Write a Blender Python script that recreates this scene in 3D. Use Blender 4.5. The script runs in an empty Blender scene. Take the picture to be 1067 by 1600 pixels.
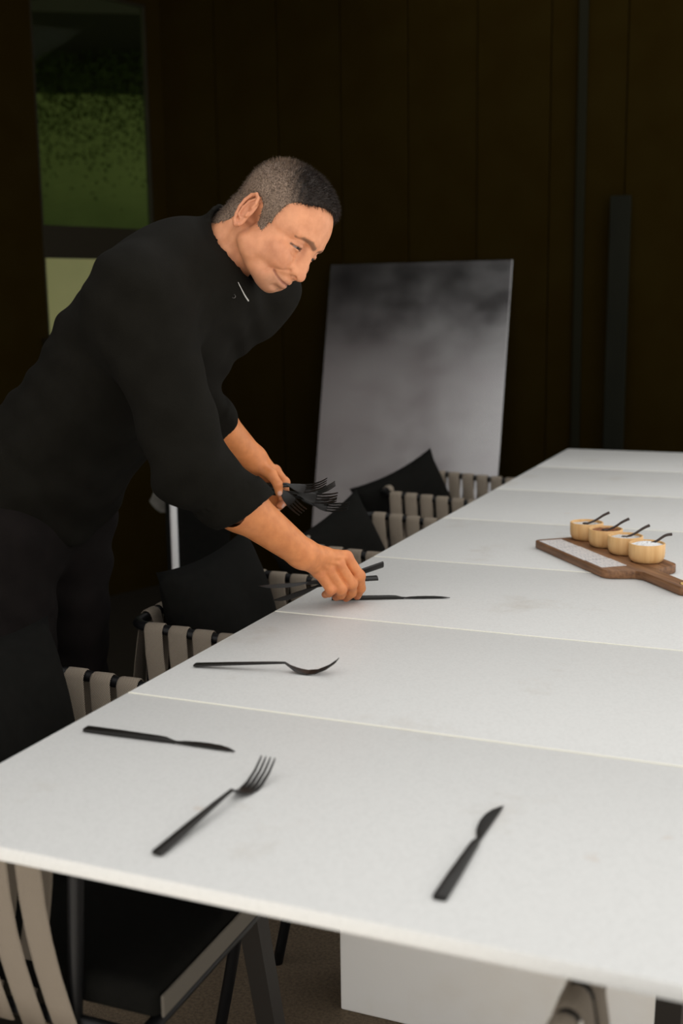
import bpy, bmesh, math, random
import numpy as np
from mathutils import Vector, Matrix

random.seed(7); np.random.seed(7)
scene = bpy.context.scene
COL = scene.collection

# ------------------------------------------------------------------ camera
F_PX, CX, CY, CAM_H = 1846.0, 533.5, 800.0, 1.32
CAM_X = Vector((0.9210, 0.3884, -0.0142))      # camera right
CAM_Z = Vector((0.3848, -0.9060, 0.1760))      # camera back
CAM_Z.normalize(); CAM_X = (CAM_X - CAM_Z * CAM_X.dot(CAM_Z)).normalized()
CAM_Y = CAM_Z.cross(CAM_X)
cam_data = bpy.data.cameras.new('camera')
cam_data.sensor_fit = 'VERTICAL'; cam_data.sensor_height = 36.0
cam_data.lens = F_PX / 1600.0 * 36.0
cam_data.clip_start = 0.05; cam_data.clip_end = 200
cam_data.dof.use_dof = True; cam_data.dof.focus_distance = 2.15; cam_data.dof.aperture_fstop = 3.4
cam = bpy.data.objects.new('camera', cam_data); COL.objects.link(cam)
M3 = Matrix((CAM_X, CAM_Y, CAM_Z)).transposed()
cam.matrix_world = Matrix.Translation((0, 0, CAM_H)) @ M3.to_4x4()
scene.camera = cam

# ------------------------------------------------------------------ sky and exposure
world = bpy.data.worlds.new('overcast_sky'); scene.world = world; world.use_nodes = True
bg = world.node_tree.nodes['Background']
bg.inputs[0].default_value = (1.0, 0.985, 0.96, 1); bg.inputs[1].default_value = 1.0
sun_data = bpy.data.lights.new('sun', 'SUN'); sun_data.energy = 8.0; sun_data.color = (1.0, 0.94, 0.86); sun_data.angle = math.radians(1.0)
sun = bpy.data.objects.new('sun', sun_data); COL.objects.link(sun)
sun.rotation_euler = Vector((0.72, -0.05, -0.69)).to_track_quat('-Z', 'Y').to_euler(); sun.location = (-6, 2, 9)   # falls on the open terrace; the roof keeps the table in shade
scene.view_settings.view_transform = 'Standard'; scene.view_settings.look = 'None'
scene.view_settings.gamma = 1.0; scene.view_settings.use_curve_mapping = False
scene.view_settings.exposure = 0.46

# ------------------------------------------------------------------ helpers
def at(px, py, d):
    """point seen at photo pixel (px,py), d metres in front of the camera"""
    v = CAM_X * ((px - CX) / F_PX) - CAM_Y * ((py - CY) / F_PX) - CAM_Z
    return Vector((0, 0, CAM_H)) + v * d

def lin(c):
    def g(v):
        v /= 255.0
        return v / 12.92 if v <= 0.04045 else ((v + 0.055) / 1.055) ** 2.4
    return (g(c[0]), g(c[1]), g(c[2]))

def mat(name, col, rough=0.6, metal=0.0, col2=None, nscale=20.0, detail=4.0, bump=0.0, bscale=None,
        spec=0.5, coat=0.0, lo=0.35, hi=0.65, stretch=None, sss=0.0, sheen=0.0):
    m = bpy.data.materials.new(name); m.use_nodes = True
    nt = m.node_tree; b = nt.nodes['Principled BSDF']
    b.inputs['Base Color'].default_value = (*col, 1); b.inputs['Roughness'].default_value = rough
    b.inputs['Metallic'].default_value = metal; b.inputs['Specular IOR Level'].default_value = spec
    b.inputs['Coat Weight'].default_value = coat
    b.inputs['Sheen Weight'].default_value = sheen
    if sss:
        b.inputs['Subsurface Weight'].default_value = sss
        b.inputs['Subsurface Radius'].default_value = (0.012, 0.005, 0.003); b.inputs['Subsurface Scale'].default_value = 0.6
    if col2 is not None or bump:
        tc = nt.nodes.new('ShaderNodeTexCoord'); mp = nt.nodes.new('ShaderNodeMapping')
        nt.links.new(tc.outputs['Object'], mp.inputs[0])
        if stretch: mp.inputs['Scale'].default_value = stretch
    if col2 is not None:
        n = nt.nodes.new('ShaderNodeTexNoise'); n.inputs['Scale'].default_value = nscale; n.inputs['Detail'].default_value = detail
        nt.links.new(mp.outputs[0], n.inputs['Vector'])
        r = nt.nodes.new('ShaderNodeValToRGB'); r.color_ramp.elements[0].position = lo; r.color_ramp.elements[1].position = hi
        r.color_ramp.elements[0].color = (*col, 1); r.color_ramp.elements[1].color = (*col2, 1)
        nt.links.new(n.outputs['Fac'], r.inputs[0]); nt.links.new(r.outputs[0], b.inputs['Base Color'])
    if bump:
        n2 = nt.nodes.new('ShaderNodeTexNoise'); n2.inputs['Scale'].default_value = bscale or nscale * 4; n2.inputs['Detail'].default_value = 5
        nt.links.new(mp.outputs[0], n2.inputs['Vector'])
        bp = nt.nodes.new('ShaderNodeBump'); bp.inputs['Strength'].default_value = bump; bp.inputs['Distance'].default_value = 0.01
        nt.links.new(n2.outputs['Fac'], bp.inputs['Height']); nt.links.new(bp.outputs[0], b.inputs['Normal'])
    return m

def obj(name, data, material=None, parent=None, loc=None, rot=None, label=None, cat=None, group=None, kind=None):
    """link mesh data (a Mesh or a bmesh) as one object"""
    if isinstance(data, bmesh.types.BMesh):
        me = bpy.data.meshes.new(name); data.to_mesh(me); data.free(); data = me
    o = bpy.data.objects.new(name, data); COL.objects.link(o)
    if material is not None and data is not None and not data.materials: data.materials.append(material)
    if parent: o.parent = parent
    if loc is not None: o.location = loc
    if rot is not None: o.rotation_euler = rot
    return tag(o, label, cat, group, kind)

def tag(o, label=None, cat=None, group=None, kind=None):
    if label: o['label'] = label
    if cat: o['category'] = cat
    if group: o['group'] = group
    if kind: o['kind'] = kind
    return o

def thing(name, label, cat, loc=(0, 0, 0), rotz=0.0, group=None):
    return obj(name, None, None, None, loc, (0, 0, rotz), label, cat, group)

def smooth(o, angle=None):
    for p in o.data.polygons: p.use_smooth = True
    if angle:
        bm = bmesh.new(); bm.from_mesh(o.data)
        for e in bm.edges:
            e.smooth = not (len(e.link_faces) == 2 and e.calc_face_angle() > angle)
        bm.to_mesh(o.data); bm.free()
    return o

def bm_box(bm, lo, hi, bevel=0.0, seg=2, M=None):
    r = bmesh.ops.create_cube(bm, size=1.0)
    vs = r['verts']
    c = [(a + b) / 2 for a, b in zip(lo, hi)]; s = [b - a for a, b in zip(lo, hi)]
    for v in vs: v.co = Vector((v.co.x * s[0] + c[0], v.co.y * s[1] + c[1], v.co.z * s[2] + c[2]))
    if bevel:
        es = list({e for v in vs for e in v.link_edges})
        rr = bmesh.ops.bevel(bm, geom=es, offset=bevel, segments=seg, profile=0.5, affect='EDGES')
        vs = list({v for f in rr['faces'] for v in f.verts} | {v for v in vs if v.is_valid})
    if M is not None:
        for v in vs: v.co = M @ v.co
    return bm

def box(lo, hi, bevel=0.0, seg=2, M=None): return bm_box(bmesh.new(), lo, hi, bevel, seg, M)

def catmull(pts, n=6, closed=False):
    pts = [Vector(p) for p in pts]; out = []
    N = len(pts); rng = range(N if closed else N - 1)
    for i in rng:
        if closed: p0, p1, p2, p3 = pts[(i - 1) % N], pts[i], pts[(i + 1) % N], pts[(i + 2) % N]
        else: p0, p1, p2, p3 = pts[max(i - 1, 0)], pts[i], pts[i + 1], pts[min(i + 2, N - 1)]
        for k in range(n):
            t = k / n
            out.append(0.5 * ((2 * p1) + (p2 - p0) * t + (2 * p0 - 5 * p1 + 4 * p2 - p3) * t * t + (3 * p1 - p0 - 3 * p2 + p3) * t ** 3))
    if not closed: out.append(pts[-1])
    return out

def bm_tube(bm, pts, r, seg=10, closed=False):
    pts = [Vector(p) for p in pts]; N = len(pts); rings = []
    up = None
    for i, p in enumerate(pts):
        if closed: t = (pts[(i + 1) % N] - pts[i - 1]).normalized()
        else: t = (pts[min(i + 1, N - 1)] - pts[max(i - 1, 0)]).normalized()
        if up is None: up = t.orthogonal().normalized()
        up = (up - t * up.dot(t)).normalized(); s = t.cross(up)
        rr = r[i] if isinstance(r, (list, tuple)) else r
        rings.append([bm.verts.new(p + (up * math.cos(2 * math.pi * k / seg) + s * math.sin(2 * math.pi * k / seg)) * rr) for k in range(seg)])
    for i in range(N if closed else N - 1):
        a, b = rings[i], rings[(i + 1) % N]
        for k in range(seg): bm.faces.new((a[k], a[(k + 1) % seg], b[(k + 1) % seg], b[k]))
    if not closed:
        bm.faces.new(rings[0][::-1]); bm.faces.new(rings[-1])
    return bm

def tube(pts, r, seg=10, closed=False): return bm_tube(bmesh.new(), pts, r, seg, closed)

def lathe(profile, seg=32):
    bm = bmesh.new(); rings = []
    for r, z in profile:
        if r < 1e-6: rings.append([bm.verts.new((0, 0, z))])
        else: rings.append([bm.verts.new((r * math.cos(2 * math.pi * k / seg), r * math.sin(2 * math.pi * k / seg), z)) for k in range(seg)])
    for a, b in zip(rings, rings[1:]):
        for k in range(seg):
            k2 = (k + 1) % seg
            if len(a) == 1 and len(b) == 1: continue
            if len(a) == 1: bm.faces.new((a[0], b[k2], b[k]))
            elif len(b) == 1: bm.faces.new((a[k], a[k2], b[0]))
            else: bm.faces.new((a[k], a[k2], b[k2], b[k]))
    bmesh.ops.recalc_face_normals(bm, faces=bm.faces)
    return bm

def extrude_outline(pts, z0, z1, bevel=0.0):
    bm = bmesh.new()
    a = [bm.verts.new((x, y, z0)) for x, y in pts]; b = [bm.verts.new((x, y, z1)) for x, y in pts]
    n = len(pts)
    bm.faces.new(a[::-1]); top = bm.faces.new(b)
    for i in range(n): bm.faces.new((a[i], a[(i + 1) % n], b[(i + 1) % n], b[i]))
    bmesh.ops.recalc_face_normals(bm, faces=bm.faces)
    if bevel:
        es = [e for e in bm.edges if abs(e.verts[0].co.z - e.verts[1].co.z) < 1e-7]
        bmesh.ops.bevel(bm, geom=es, offset=bevel, segments=2, profile=0.5, affect='EDGES')
    return bm

def sections(secs, close_ends=True):
    """loft of closed sections (lists of points)"""
    bm = bmesh.new(); rings = [[bm.verts.new(p) for p in s] for s in secs]
    n = len(rings[0])
    for a, b in zip(rings, rings[1:]):
        for k in range(n): bm.faces.new((a[k], a[(k + 1) % n], b[(k + 1) % n], b[k]))
    if close_ends: bm.faces.new(rings[0][::-1]); bm.faces.new(rings[-1])
    bmesh.ops.recalc_face_normals(bm, faces=bm.faces)
    return bm

def copy_tree(o, parent=None, loc=None, rot=None, label=None, group=None):
    c = o.copy(); COL.objects.link(c); c.parent = parent
    if loc is not None: c.location = loc
    if rot is not None: c.rotation_euler = rot
    if label: c['label'] = label
    if group: c['group'] = group
    for ch in list(o.children): copy_tree(ch, c)
    return c

# ------------------------------------------------------------------ materials
M = {}
M['floor'] = mat('floor_aggregate', (0.115, 0.082, 0.050), 0.85, col2=(0.20, 0.145, 0.09), nscale=160, detail=6, bump=0.5, bscale=420)
M['terrace'] = mat('terrace_paving', (0.52, 0.50, 0.47), 0.9, col2=(0.58, 0.56, 0.52), nscale=4)
M['black_wall'] = mat('black_cladding', (0.0105, 0.0066, 0.0011), 0.8, col2=(0.0120, 0.0080, 0.0016), nscale=6, spec=0.0)
M['black_wall_sheen'] = mat('black_lacquered_cladding', (0.0070, 0.0068, 0.0036), 0.8, spec=0.04)
M['soffit'] = mat('dark_soffit', (0.012, 0.010, 0.008), 0.9, spec=0.05)
M['marble'] = None
M['grout'] = mat('cream_grout', (0.84, 0.82, 0.72), 0.7)
M['edge_white'] = mat('white_stone_base', (0.92, 0.90, 0.86), 0.55, col2=(0.84, 0.78, 0.68), nscale=5, detail=5, lo=0.5, hi=0.9)
M['black_metal'] = mat('black_metal', (0.0045, 0.0045, 0.005), 0.42, spec=0.25)
M['steel_leg'] = mat('blackened_steel', (0.018, 0.015, 0.012), 0.55, spec=0.3)
M['cutlery'] = mat('matte_black_cutlery', (0.006, 0.0048, 0.0034), 0.42, spec=0.38)
M['black_fabric'] = mat('black_cushion_fabric', (0.0032, 0.0031, 0.0024), 0.95, col2=(0.0046, 0.0044, 0.0036), nscale=60, spec=0.1, bump=0.15, bscale=900)
M['gap_white'] = mat('light_gap_white', (0.62, 0.62, 0.62), 0.4)
M['grey_cloth'] = mat('grey_cloth', (0.16, 0.15, 0.13), 0.9, col2=(0.2, 0.19, 0.17), nscale=50)
M['frame_dark'] = mat('dark_window_frame', (0.010, 0.008, 0.004), 0.7, spec=0.1)

def marble():
    m = mat('white_marble', (0.62, 0.62, 0.606), 0.5, spec=0.3)
    nt = m.node_tree; b = nt.nodes['Principled BSDF']
    tc = nt.nodes.new('ShaderNodeTexCoord')
    n1 = nt.nodes.new('ShaderNodeTexNoise'); n1.inputs['Scale'].default_value = 5.5; n1.inputs['Detail'].default_value = 6; n1.inputs['Roughness'].default_value = 0.62
    nt.links.new(tc.outputs['Generated'], n1.inputs['Vector']); nt.links.new(tc.outputs['Object'], n1.inputs['Vector'])
    r1 = nt.nodes.new('ShaderNodeValToRGB'); e = r1.color_ramp.elements
    e[0].position = 0.60; e[0].color = (0.62, 0.62, 0.606, 1); e[1].position = 0.80; e[1].color = (0.525, 0.50, 0.46, 1)
    nt.links.new(n1.outputs['Fac'], r1.inputs[0])
    n2 = nt.nodes.new('ShaderNodeTexNoise'); n2.inputs['Scale'].default_value = 230; n2.inputs['Detail'].default_value = 3
    nt.links.new(tc.outputs['Object'], n2.inputs['Vector'])
    r2 = nt.nodes.new('ShaderNodeValToRGB'); r2.color_ramp.elements[0].position = 0.3; r2.color_ramp.elements[0].color = (0.93, 0.93, 0.93, 1); r2.color_ramp.elements[1].position = 0.6
    nt.links.new(n2.outputs['Fac'], r2.inputs[0])
    mx = nt.nodes.new('ShaderNodeMixRGB'); mx.blend_type = 'MULTIPLY'; mx.inputs[0].default_value = 1
    nt.links.new(r1.outputs[0], mx.inputs[1]); nt.links.new(r2.outputs[0], mx.inputs[2])
    # small warm stains
    v = nt.nodes.new('ShaderNodeTexNoise'); v.inputs['Scale'].default_value = 17; v.inputs['Detail'].default_value = 2
    nt.links.new(tc.outputs['Object'], v.inputs['Vector'])
    r3 = nt.nodes.new('ShaderNodeValToRGB'); r3.color_ramp.elements[0].position = 0.735; r3.color_ramp.elements[0].color = (0, 0, 0, 1)
    r3.color_ramp.elements[1].position = 0.79; r3.color_ramp.elements[1].color = (0.4, 0.4, 0.4, 1)
    nt.links.new(v.outputs['Fac'], r3.inputs[0])
    mx2 = nt.nodes.new('ShaderNodeMixRGB'); mx2.inputs[2].default_value = (0.52, 0.42, 0.34, 1)
    nt.links.new(r3.outputs[0], mx2.inputs[0]); nt.links.new(mx.outputs[0], mx2.inputs[1])
    nt.links.new(mx2.outputs[0], b.inputs['Base Color'])
    bp = nt.nodes.new('ShaderNodeBump'); bp.inputs['Strength'].default_value = 0.12; bp.inputs['Distance'].default_value = 0.002
    nt.links.new(n2.outputs['Fac'], bp.inputs['Height']); nt.links.new(bp.outputs[0], b.inputs['Normal'])
    return m
M['marble'] = marble()

def webbing():
    m = mat('taupe_webbing', (0.30, 0.26, 0.21), 0.85, spec=0.2)
    nt = m.node_tree; b = nt.nodes['Principled BSDF']
    uv = nt.nodes.new('ShaderNodeUVMap')
    sp = nt.nodes.new('ShaderNodeSeparateXYZ'); nt.links.new(uv.outputs[0], sp.inputs[0])
    def sinw(out, freq, phase=None):
        k = nt.nodes.new('ShaderNodeMath'); k.operation = 'MULTIPLY'; k.inputs[1].default_value = freq; nt.links.new(out, k.inputs[0])
        src = k
        if phase is not None:
            a = nt.nodes.new('ShaderNodeMath'); a.operation = 'ADD'; nt.links.new(k.outputs[0], a.inputs[0]); nt.links.new(phase, a.inputs[1]); src = a
        s = nt.nodes.new('ShaderNodeMath'); s.operation = 'SINE'; nt.links.new(src.outputs[0], s.inputs[0]); return s.outputs[0]
    sx = sinw(sp.outputs[0], 2 * math.pi / 0.0032)
    fl = nt.nodes.new('ShaderNodeMath'); fl.operation = 'MULTIPLY'; fl.inputs[1].default_value = math.pi / 0.0032; nt.links.new(sp.outputs[0], fl.inputs[0])
    flo = nt.nodes.new('ShaderNodeMath'); flo.operation = 'FLOOR'
    d = nt.nodes.new('ShaderNodeMath'); d.operation = 'MULTIPLY'; d.inputs[1].default_value = 2 / 0.0032; nt.links.new(sp.outputs[0], d.inputs[0]); nt.links.new(d.outputs[0], flo.inputs[0])
    ph = nt.nodes.new('ShaderNodeMath'); ph.operation = 'MULTIPLY'; ph.inputs[1].default_value = math.pi; nt.links.new(flo.outputs[0], ph.inputs[0])
    sy = sinw(sp.outputs[1], 2 * math.pi / 0.0042, ph.outputs[0])
    mu = nt.nodes.new('ShaderNodeMath'); mu.operation = 'MULTIPLY'; nt.links.new(sx, mu.inputs[0]); nt.links.new(sy, mu.inputs[1])
    mr = nt.nodes.new('ShaderNodeMapRange'); mr.inputs[1].default_value = -1; mr.inputs[2].default_value = 1
    nt.links.new(sy, mr.inputs[0])
    r = nt.nodes.new('ShaderNodeValToRGB'); r.color_ramp.elements[0].color = (0.085, 0.068, 0.050, 1); r.color_ramp.elements[1].color = (0.285, 0.24, 0.19, 1)
    r.color_ramp.elements[0].position = 0.1; r.color_ramp.elements[1].position = 0.65
    nt.links.new(mr.outputs[0], r.inputs[0]); nt.links.new(r.outputs[0], b.inputs['Base Color'])
    bp = nt.nodes.new('ShaderNodeBump'); bp.inputs['Strength'].default_value = 0.5; bp.inputs['Distance'].default_value = 0.001
    nt.links.new(mr.outputs[0], bp.inputs['Height']); nt.links.new(bp.outputs[0], b.inputs['Normal'])
    return m
M['webbing'] = webbing()

def wood(name, c1, c2, scale, stretch, rough=0.5):
    m = mat(name, c1, rough, col2=c2, nscale=scale, detail=6, lo=0.3, hi=0.7, stretch=stretch, bump=0.08, bscale=scale * 3, spec=0.4)
    return m
M['walnut'] = wood('brown_board_wood', (0.105, 0.045, 0.018), (0.26, 0.125, 0.055), 9, (1.2, 14, 14), 0.45)
M['bamboo'] = wood('bamboo_wood', (0.62, 0.35, 0.135), (0.80, 0.52, 0.24), 60, (1, 1, 0.08), 0.5)
M['dark_wood'] = mat('dark_spoon_wood', (0.025, 0.011, 0.006), 0.5)
M['paper'] = mat('printed_card', (0.66, 0.63, 0.61), 0.7)

# ------------------------------------------------------------------ the setting
def struct(name, bm, m, **k): return obj(name, bm, m, kind='structure', **k)

BACK_Y = 5.0
struct('floor', box((-1.32, 0.58, -0.12), (0.35, 5.3, 0.0)), M['floor'])
struct('floor_dark_zone', box((-5.2, 0.58, -0.12), (-1.32, 5.3, 0.0)), mat('dark_floor_shade', (0.010, 0.008, 0.005), 0.85, col2=(0.014, 0.011, 0.007), nscale=12, stretch=(8, 1, 1), spec=0.1))  # invented floor zone, coloured near black in place of shade
struct('terrace_ground', box((-40, -40, -0.30), (40, 40, -0.003)), M['terrace'])
BACK_Y = 4.84
WX, WY = -2.905, BACK_Y                      # corner where the left wall meets the back wall
WD = Vector((0.327, 0.945, 0)).normalized(); WN = Vector((WD.y, -WD.x, 0))
LW = Matrix(((WD.x, WN.x, 0, WX), (WD.y, WN.y, 0, WY), (0, 0, 1, 0), (0, 0, 0, 1)))   # (along, inward, up) -> world

# back wall: black upright panels in front of a dark sheet
wb = struct('wall_back', box((-2.94, BACK_Y + 0.03, 0), (0.4, BACK_Y + 0.12, 2.75)), M['black_wall'])
pan = None; px0 = -2.93
k = 0
while px0 < 0.3:
    w = [0.30, 0.30, 0.30, 0.285, 0.30][k % 5]
    if pan is None:
        bm = box((0.0015, 0, 0.01), (0.2985, 0.03, 2.74), 0.002, 1); pan = obj('panel', bm, M['black_wall'], wb, (px0, BACK_Y, 0))
    else:
        c = obj('panel', pan.data, None, wb, (px0, BACK_Y - 0.004 * (k % 2), 0))
    px0 += 0.30; k += 1
# a lacquered upright batten that catches some light
obj('batten', box((-1.02, BACK_Y - 0.018, 0.0), (-0.985, BACK_Y + 0.0, 2.7), 0.003, 1), M['black_wall_sheen'], wb)

S0, S1 = -0.68, -0.078                       # window jambs along the left wall
ZB, ZM0, ZM1, ZT = 1.18, 1.516, 1.651, 2.62
bm = bmesh.new()
bm_box(bm, (-5.3, -0.035, 0), (S0, 0, 2.75)); bm_box(bm, (S1, -0.035, 0), (0.10, 0, 2.75))
bm_box(bm, (S0, -0.035, 0), (S1, 0, ZB)); bm_box(bm, (S0, -0.035, ZT), (S1, 0, 2.75))
bm.transform(LW); struct('wall_left', bm, M['black_wall'])
win = obj('window_1', None, kind='structure')
def wpart(name, m, *boxes):
    bm = bmesh.new()
    for lo, hi in boxes: bm_box(bm, lo, hi, 0.003, 1)
    bm.transform(LW); return obj(name, bm, m, win)
fr = wpart('window_frame', M['frame_dark'], ((S0 - 0.0, -0.03, ZB), (S0 + 0.012, 0.0, ZT)), ((S1 - 0.012, -0.03, ZB), (S1, 0.0, ZT)),
      ((S0, -0.03, ZB), (S1, 0.0, ZB + 0.012)), ((S0, -0.03, ZT - 0.012), (S1, 0.0, ZT)))
wpart('crossbar', M['frame_dark'], ((S0, -0.032, ZM0), (S1, 0.004, ZM1)))
def glass(name, tint):
    m = bpy.data.materials.new(name); m.use_nodes = True; nt = m.node_tree
    nt.nodes.remove(nt.nodes['Principled BSDF']); out = nt.nodes['Material Output']
    t = nt.nodes.new('ShaderNodeBsdfTransparent'); t.inputs[0].default_value = (*tint, 1)
    g = nt.nodes.new('ShaderNodeBsdfGlossy'); g.inputs['Roughness'].default_value = 0.05
    f = nt.nodes.new('ShaderNodeFresnel'); f.inputs[0].default_value = 1.08
    mx = nt.nodes.new('ShaderNodeMixShader'); nt.links.new(f.outputs[0], mx.inputs[0]); nt.links.new(t.outputs[0], mx.inputs[1]); nt.links.new(g.outputs[0], mx.inputs[2])
    nt.links.new(mx.outputs[0], out.inputs['Surface']); return m
wpart('pane', glass('clear_glass', (0.85, 0.88, 0.80)), ((S0 + 0.012, -0.018, ZB + 0.012), (S1 - 0.012, -0.012, ZM0)))
wpart('pane', glass('green_tinted_glass', (0.80, 0.92, 0.70)), ((S0 + 0.012, -0.018, ZM1), (S1 - 0.012, -0.012, ZT - 0.012)))
wpart('window_sill', M['frame_dark'], ((S0 - 0.03, -0.02, ZB - 0.03), (S1 + 0.03, 0.10, ZB)))

struct('ceiling', box((-5.2, 0.80, 2.76), (-1.72, 4.97, 2.88)), M['soffit'])
obj('added_facade', box((-12.0, -1.6, -0.125), (-3.35, -1.2, 4.3)), mat('reflected_mauve', (0.36, 0.33, 0.335), 0.9, col2=(0.30, 0.28, 0.285), nscale=2), kind='structure')  # unseen facade added for the left of the metal sheet to reflect

# garden beyond the window
GD = Vector((-0.565, 0.825, 0)).normalized(); GS = Vector((GD.y, -GD.x, 0))
def gmat(dist):
    o = Vector((-3.0, 4.5, 0)) + GD * dist
    return Matrix(((GS.x, GD.x, 0, o.x), (GS.y, GD.y, 0, o.y), (0, 0, 1, 0), (0, 0, 0, 1)))
bm = box((-5, -2.6, 2.92), (5, 1.3, 3.02)); bm.transform(gmat(4.3)); struct('added_shade_canopy', bm, M['soffit'])  # canopy added to darken the top of the hedge
bm = box((-5, -3.6, -0.10), (5, 0.9, 0.02)); bm.transform(gmat(4.3)); struct('unseen_lawn', bm, mat('dark_lawn', (0.03, 0.05, 0.012), 0.9, col2=(0.045, 0.065, 0.02), nscale=30))  # unseen dark ground added to cut bounce light on the hedge
bm = box((-4.2, 0, -0.12), (4.2, 0.15, 1.80), 0.01, 1); bm.transform(gmat(3.4))
obj('garden_wall', bm, mat('olive_render', (0.55, 0.52, 0.29), 0.9, col2=(0.50, 0.48, 0.27), nscale=3), label='low olive garden wall seen through the lower window pane', cat='garden wall')
bm = bmesh.new()
n = 90
grid = [[None] * (n + 1) for _ in range(n + 1)]
rng = np.random.RandomState(3)
jit = rng.normal(0, 0.003, (n + 1, n + 1, 2))
for side, off in ((0, 0.0), (1, 0.8)):
    g = [[bm.verts.new((-4.5 + 9 * i / n, off + (jit[i, j, 0] if side == 0 else 0), -0.12 + 3.03 * j / n)) for j in range(n + 1)] for i in range(n + 1)]
    for i in range(n):
        for j in range(n): bm.faces.new((g[i][j], g[i + 1][j], g[i + 1][j + 1], g[i][j + 1]))
    grid[side] = g
bm.transform(gmat(4.3)); bmesh.ops.recalc_face_normals(bm, faces=bm.faces)
obj('garden_hedge', bm, mat('hedge_leaves', (0.13, 0.15, 0.052), 0.8, col2=(0.155, 0.175, 0.065), nscale=3, detail=6), label='tall green hedge seen through the upper window pane', cat='hedge')

# dark flecks and twigs, denser upward, added to imitate shade on the hedge top
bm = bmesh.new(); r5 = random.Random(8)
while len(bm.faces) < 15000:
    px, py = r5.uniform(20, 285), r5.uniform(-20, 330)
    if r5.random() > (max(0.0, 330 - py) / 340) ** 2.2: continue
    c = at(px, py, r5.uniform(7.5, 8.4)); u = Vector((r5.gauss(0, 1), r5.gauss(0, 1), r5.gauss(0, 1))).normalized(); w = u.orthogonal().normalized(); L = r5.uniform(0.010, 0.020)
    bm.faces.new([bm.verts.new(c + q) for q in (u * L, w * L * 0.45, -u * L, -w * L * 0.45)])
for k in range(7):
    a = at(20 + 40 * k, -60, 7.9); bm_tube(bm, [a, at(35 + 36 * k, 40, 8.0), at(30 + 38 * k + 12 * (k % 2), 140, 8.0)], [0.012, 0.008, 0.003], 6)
obj('hedge_shade_flecks', bm, mat('shade_fleck', (0.022, 0.028, 0.008), 0.8, spec=0.1), label='dark flecks added as shade over the hedge top in the upper pane', cat='shade flecks', kind='stuff')

# sill plant
pl = thing('sill_plant', 'dark little leafy plant with an orange bloom on the window sill', 'plant', LW @ Vector((S0 + 0.1, 0.04, ZB)))
bm = bmesh.new(); r3 = random.Random(5)
for _ in range(70):
    a = r3.uniform(0, 6.28); e = r3.uniform(0.1, 1.3); L = r3.uniform(0.03, 0.07); base = Vector((r3.uniform(-0.05, 0.05), r3.uniform(-0.02, 0.02), r3.uniform(0.05, 0.09)))
    d = Vector((math.cos(a) * math.cos(e), math.sin(a) * math.cos(e), math.sin(e) * 0.5)); s = d.cross(Vector((0, 0, 1))).normalized() * 0.012
    q = [base, base + d * L * 0.5 + s, base + d * L, base + d * L * 0.5 - s]
    bm.faces.new([bm.verts.new(v) for v in q])
obj('leaves', bm, mat('dark_leaf', (0.012, 0.018, 0.006), 0.7), pl)
obj('pot', lathe([(0.0, 0.0), (0.035, 0.0), (0.045, 0.06), (0.038, 0.06), (0.034, 0.05), (0, 0.05)], 16), M['black_metal'], pl)
bm = bmesh.new(); bmesh.ops.create_icosphere(bm, subdivisions=2, radius=0.014); bm.transform(Matrix.Translation((0.085, 0.03, 0.055)) @ Matrix.Diagonal((1, 1, 1.6, 1)))
obj('bloom', bm, mat('orange_bloom', (0.35, 0.13, 0.02), 0.6), pl)
bm = tube([(0.0, 0, 0.05), (0.05, 0.02, 0.07), (0.085, 0.03, 0.055)], 0.002, 6); obj('stem', bm, mat('stem', (0.02, 0.03, 0.01), 0.7), pl)

# ------------------------------------------------------------------ leaning metal panel, plank and light bar
def brushed():
    m = mat('brushed_metal', (0.30, 0.30, 0.30), 0.2, 1.0)
    nt = m.node_tree; b = nt.nodes['Principled BSDF']
    tc = nt.nodes.new('ShaderNodeTexCoord'); mp = nt.nodes.new('ShaderNodeMapping'); mp.inputs['Scale'].default_value = (2.2, 1, 3.2); nt.links.new(tc.outputs['Object'], mp.inputs[0])
    n = nt.nodes.new('ShaderNodeTexNoise'); n.inputs['Scale'].default_value = 2.2; n.inputs['Detail'].default_value = 5; nt.links.new(mp.outputs[0], n.inputs['Vector'])
    r = nt.nodes.new('ShaderNodeMapRange'); r.inputs[1].default_value = 0.3; r.inputs[2].default_value = 0.7; r.inputs[3].default_value = 0.17; r.inputs[4].default_value = 0.26
    nt.links.new(n.outputs['Fac'], r.inputs[0]); nt.links.new(r.outputs[0], b.inputs['Roughness'])
    c = nt.nodes.new('ShaderNodeValToRGB'); c.color_ramp.elements[0].position = 0.3; c.color_ramp.elements[1].position = 0.7
    c.color_ramp.elements[0].color = (0.25, 0.243, 0.247, 1); c.color_ramp.elements[1].color = (0.33, 0.33, 0.33, 1)
    nt.links.new(n.outputs['Fac'], c.inputs[0]); nt.links.new(c.outputs[0], b.inputs['Base Color'])
    return m
lean = math.atan2(0.33, 1.475); hp = 1.475 / math.cos(lean)
o = obj('metal_sheet', box((-0.405, 0, 0), (0.405, 0.006, hp), 0.002, 1), brushed(), loc=(-1.675, 4.485, 0.0015), rot=(-lean, 0, 0),
        label='large brushed grey metal sheet leaning against the black back wall', cat='metal sheet')
o = obj('timber_plank', box((-0.04, -0.012, 0), (0.04, 0.012, 1.71), 0.003, 1), mat('dark_grey_plank', (0.0078, 0.0080, 0.0056), 0.9, col2=(0.0066, 0.0068, 0.0048), nscale=8, stretch=(4, 4, 0.6), spec=0.03), loc=(-0.835, 4.74, 0.0), rot=(-0.04, 0, 0.05),
        label='narrow dark grey plank standing upright against the wall behind the table', cat='plank')
pp = at(271, 800, 3.7)  # white bar made up to stand for a bright gap of light
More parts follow.
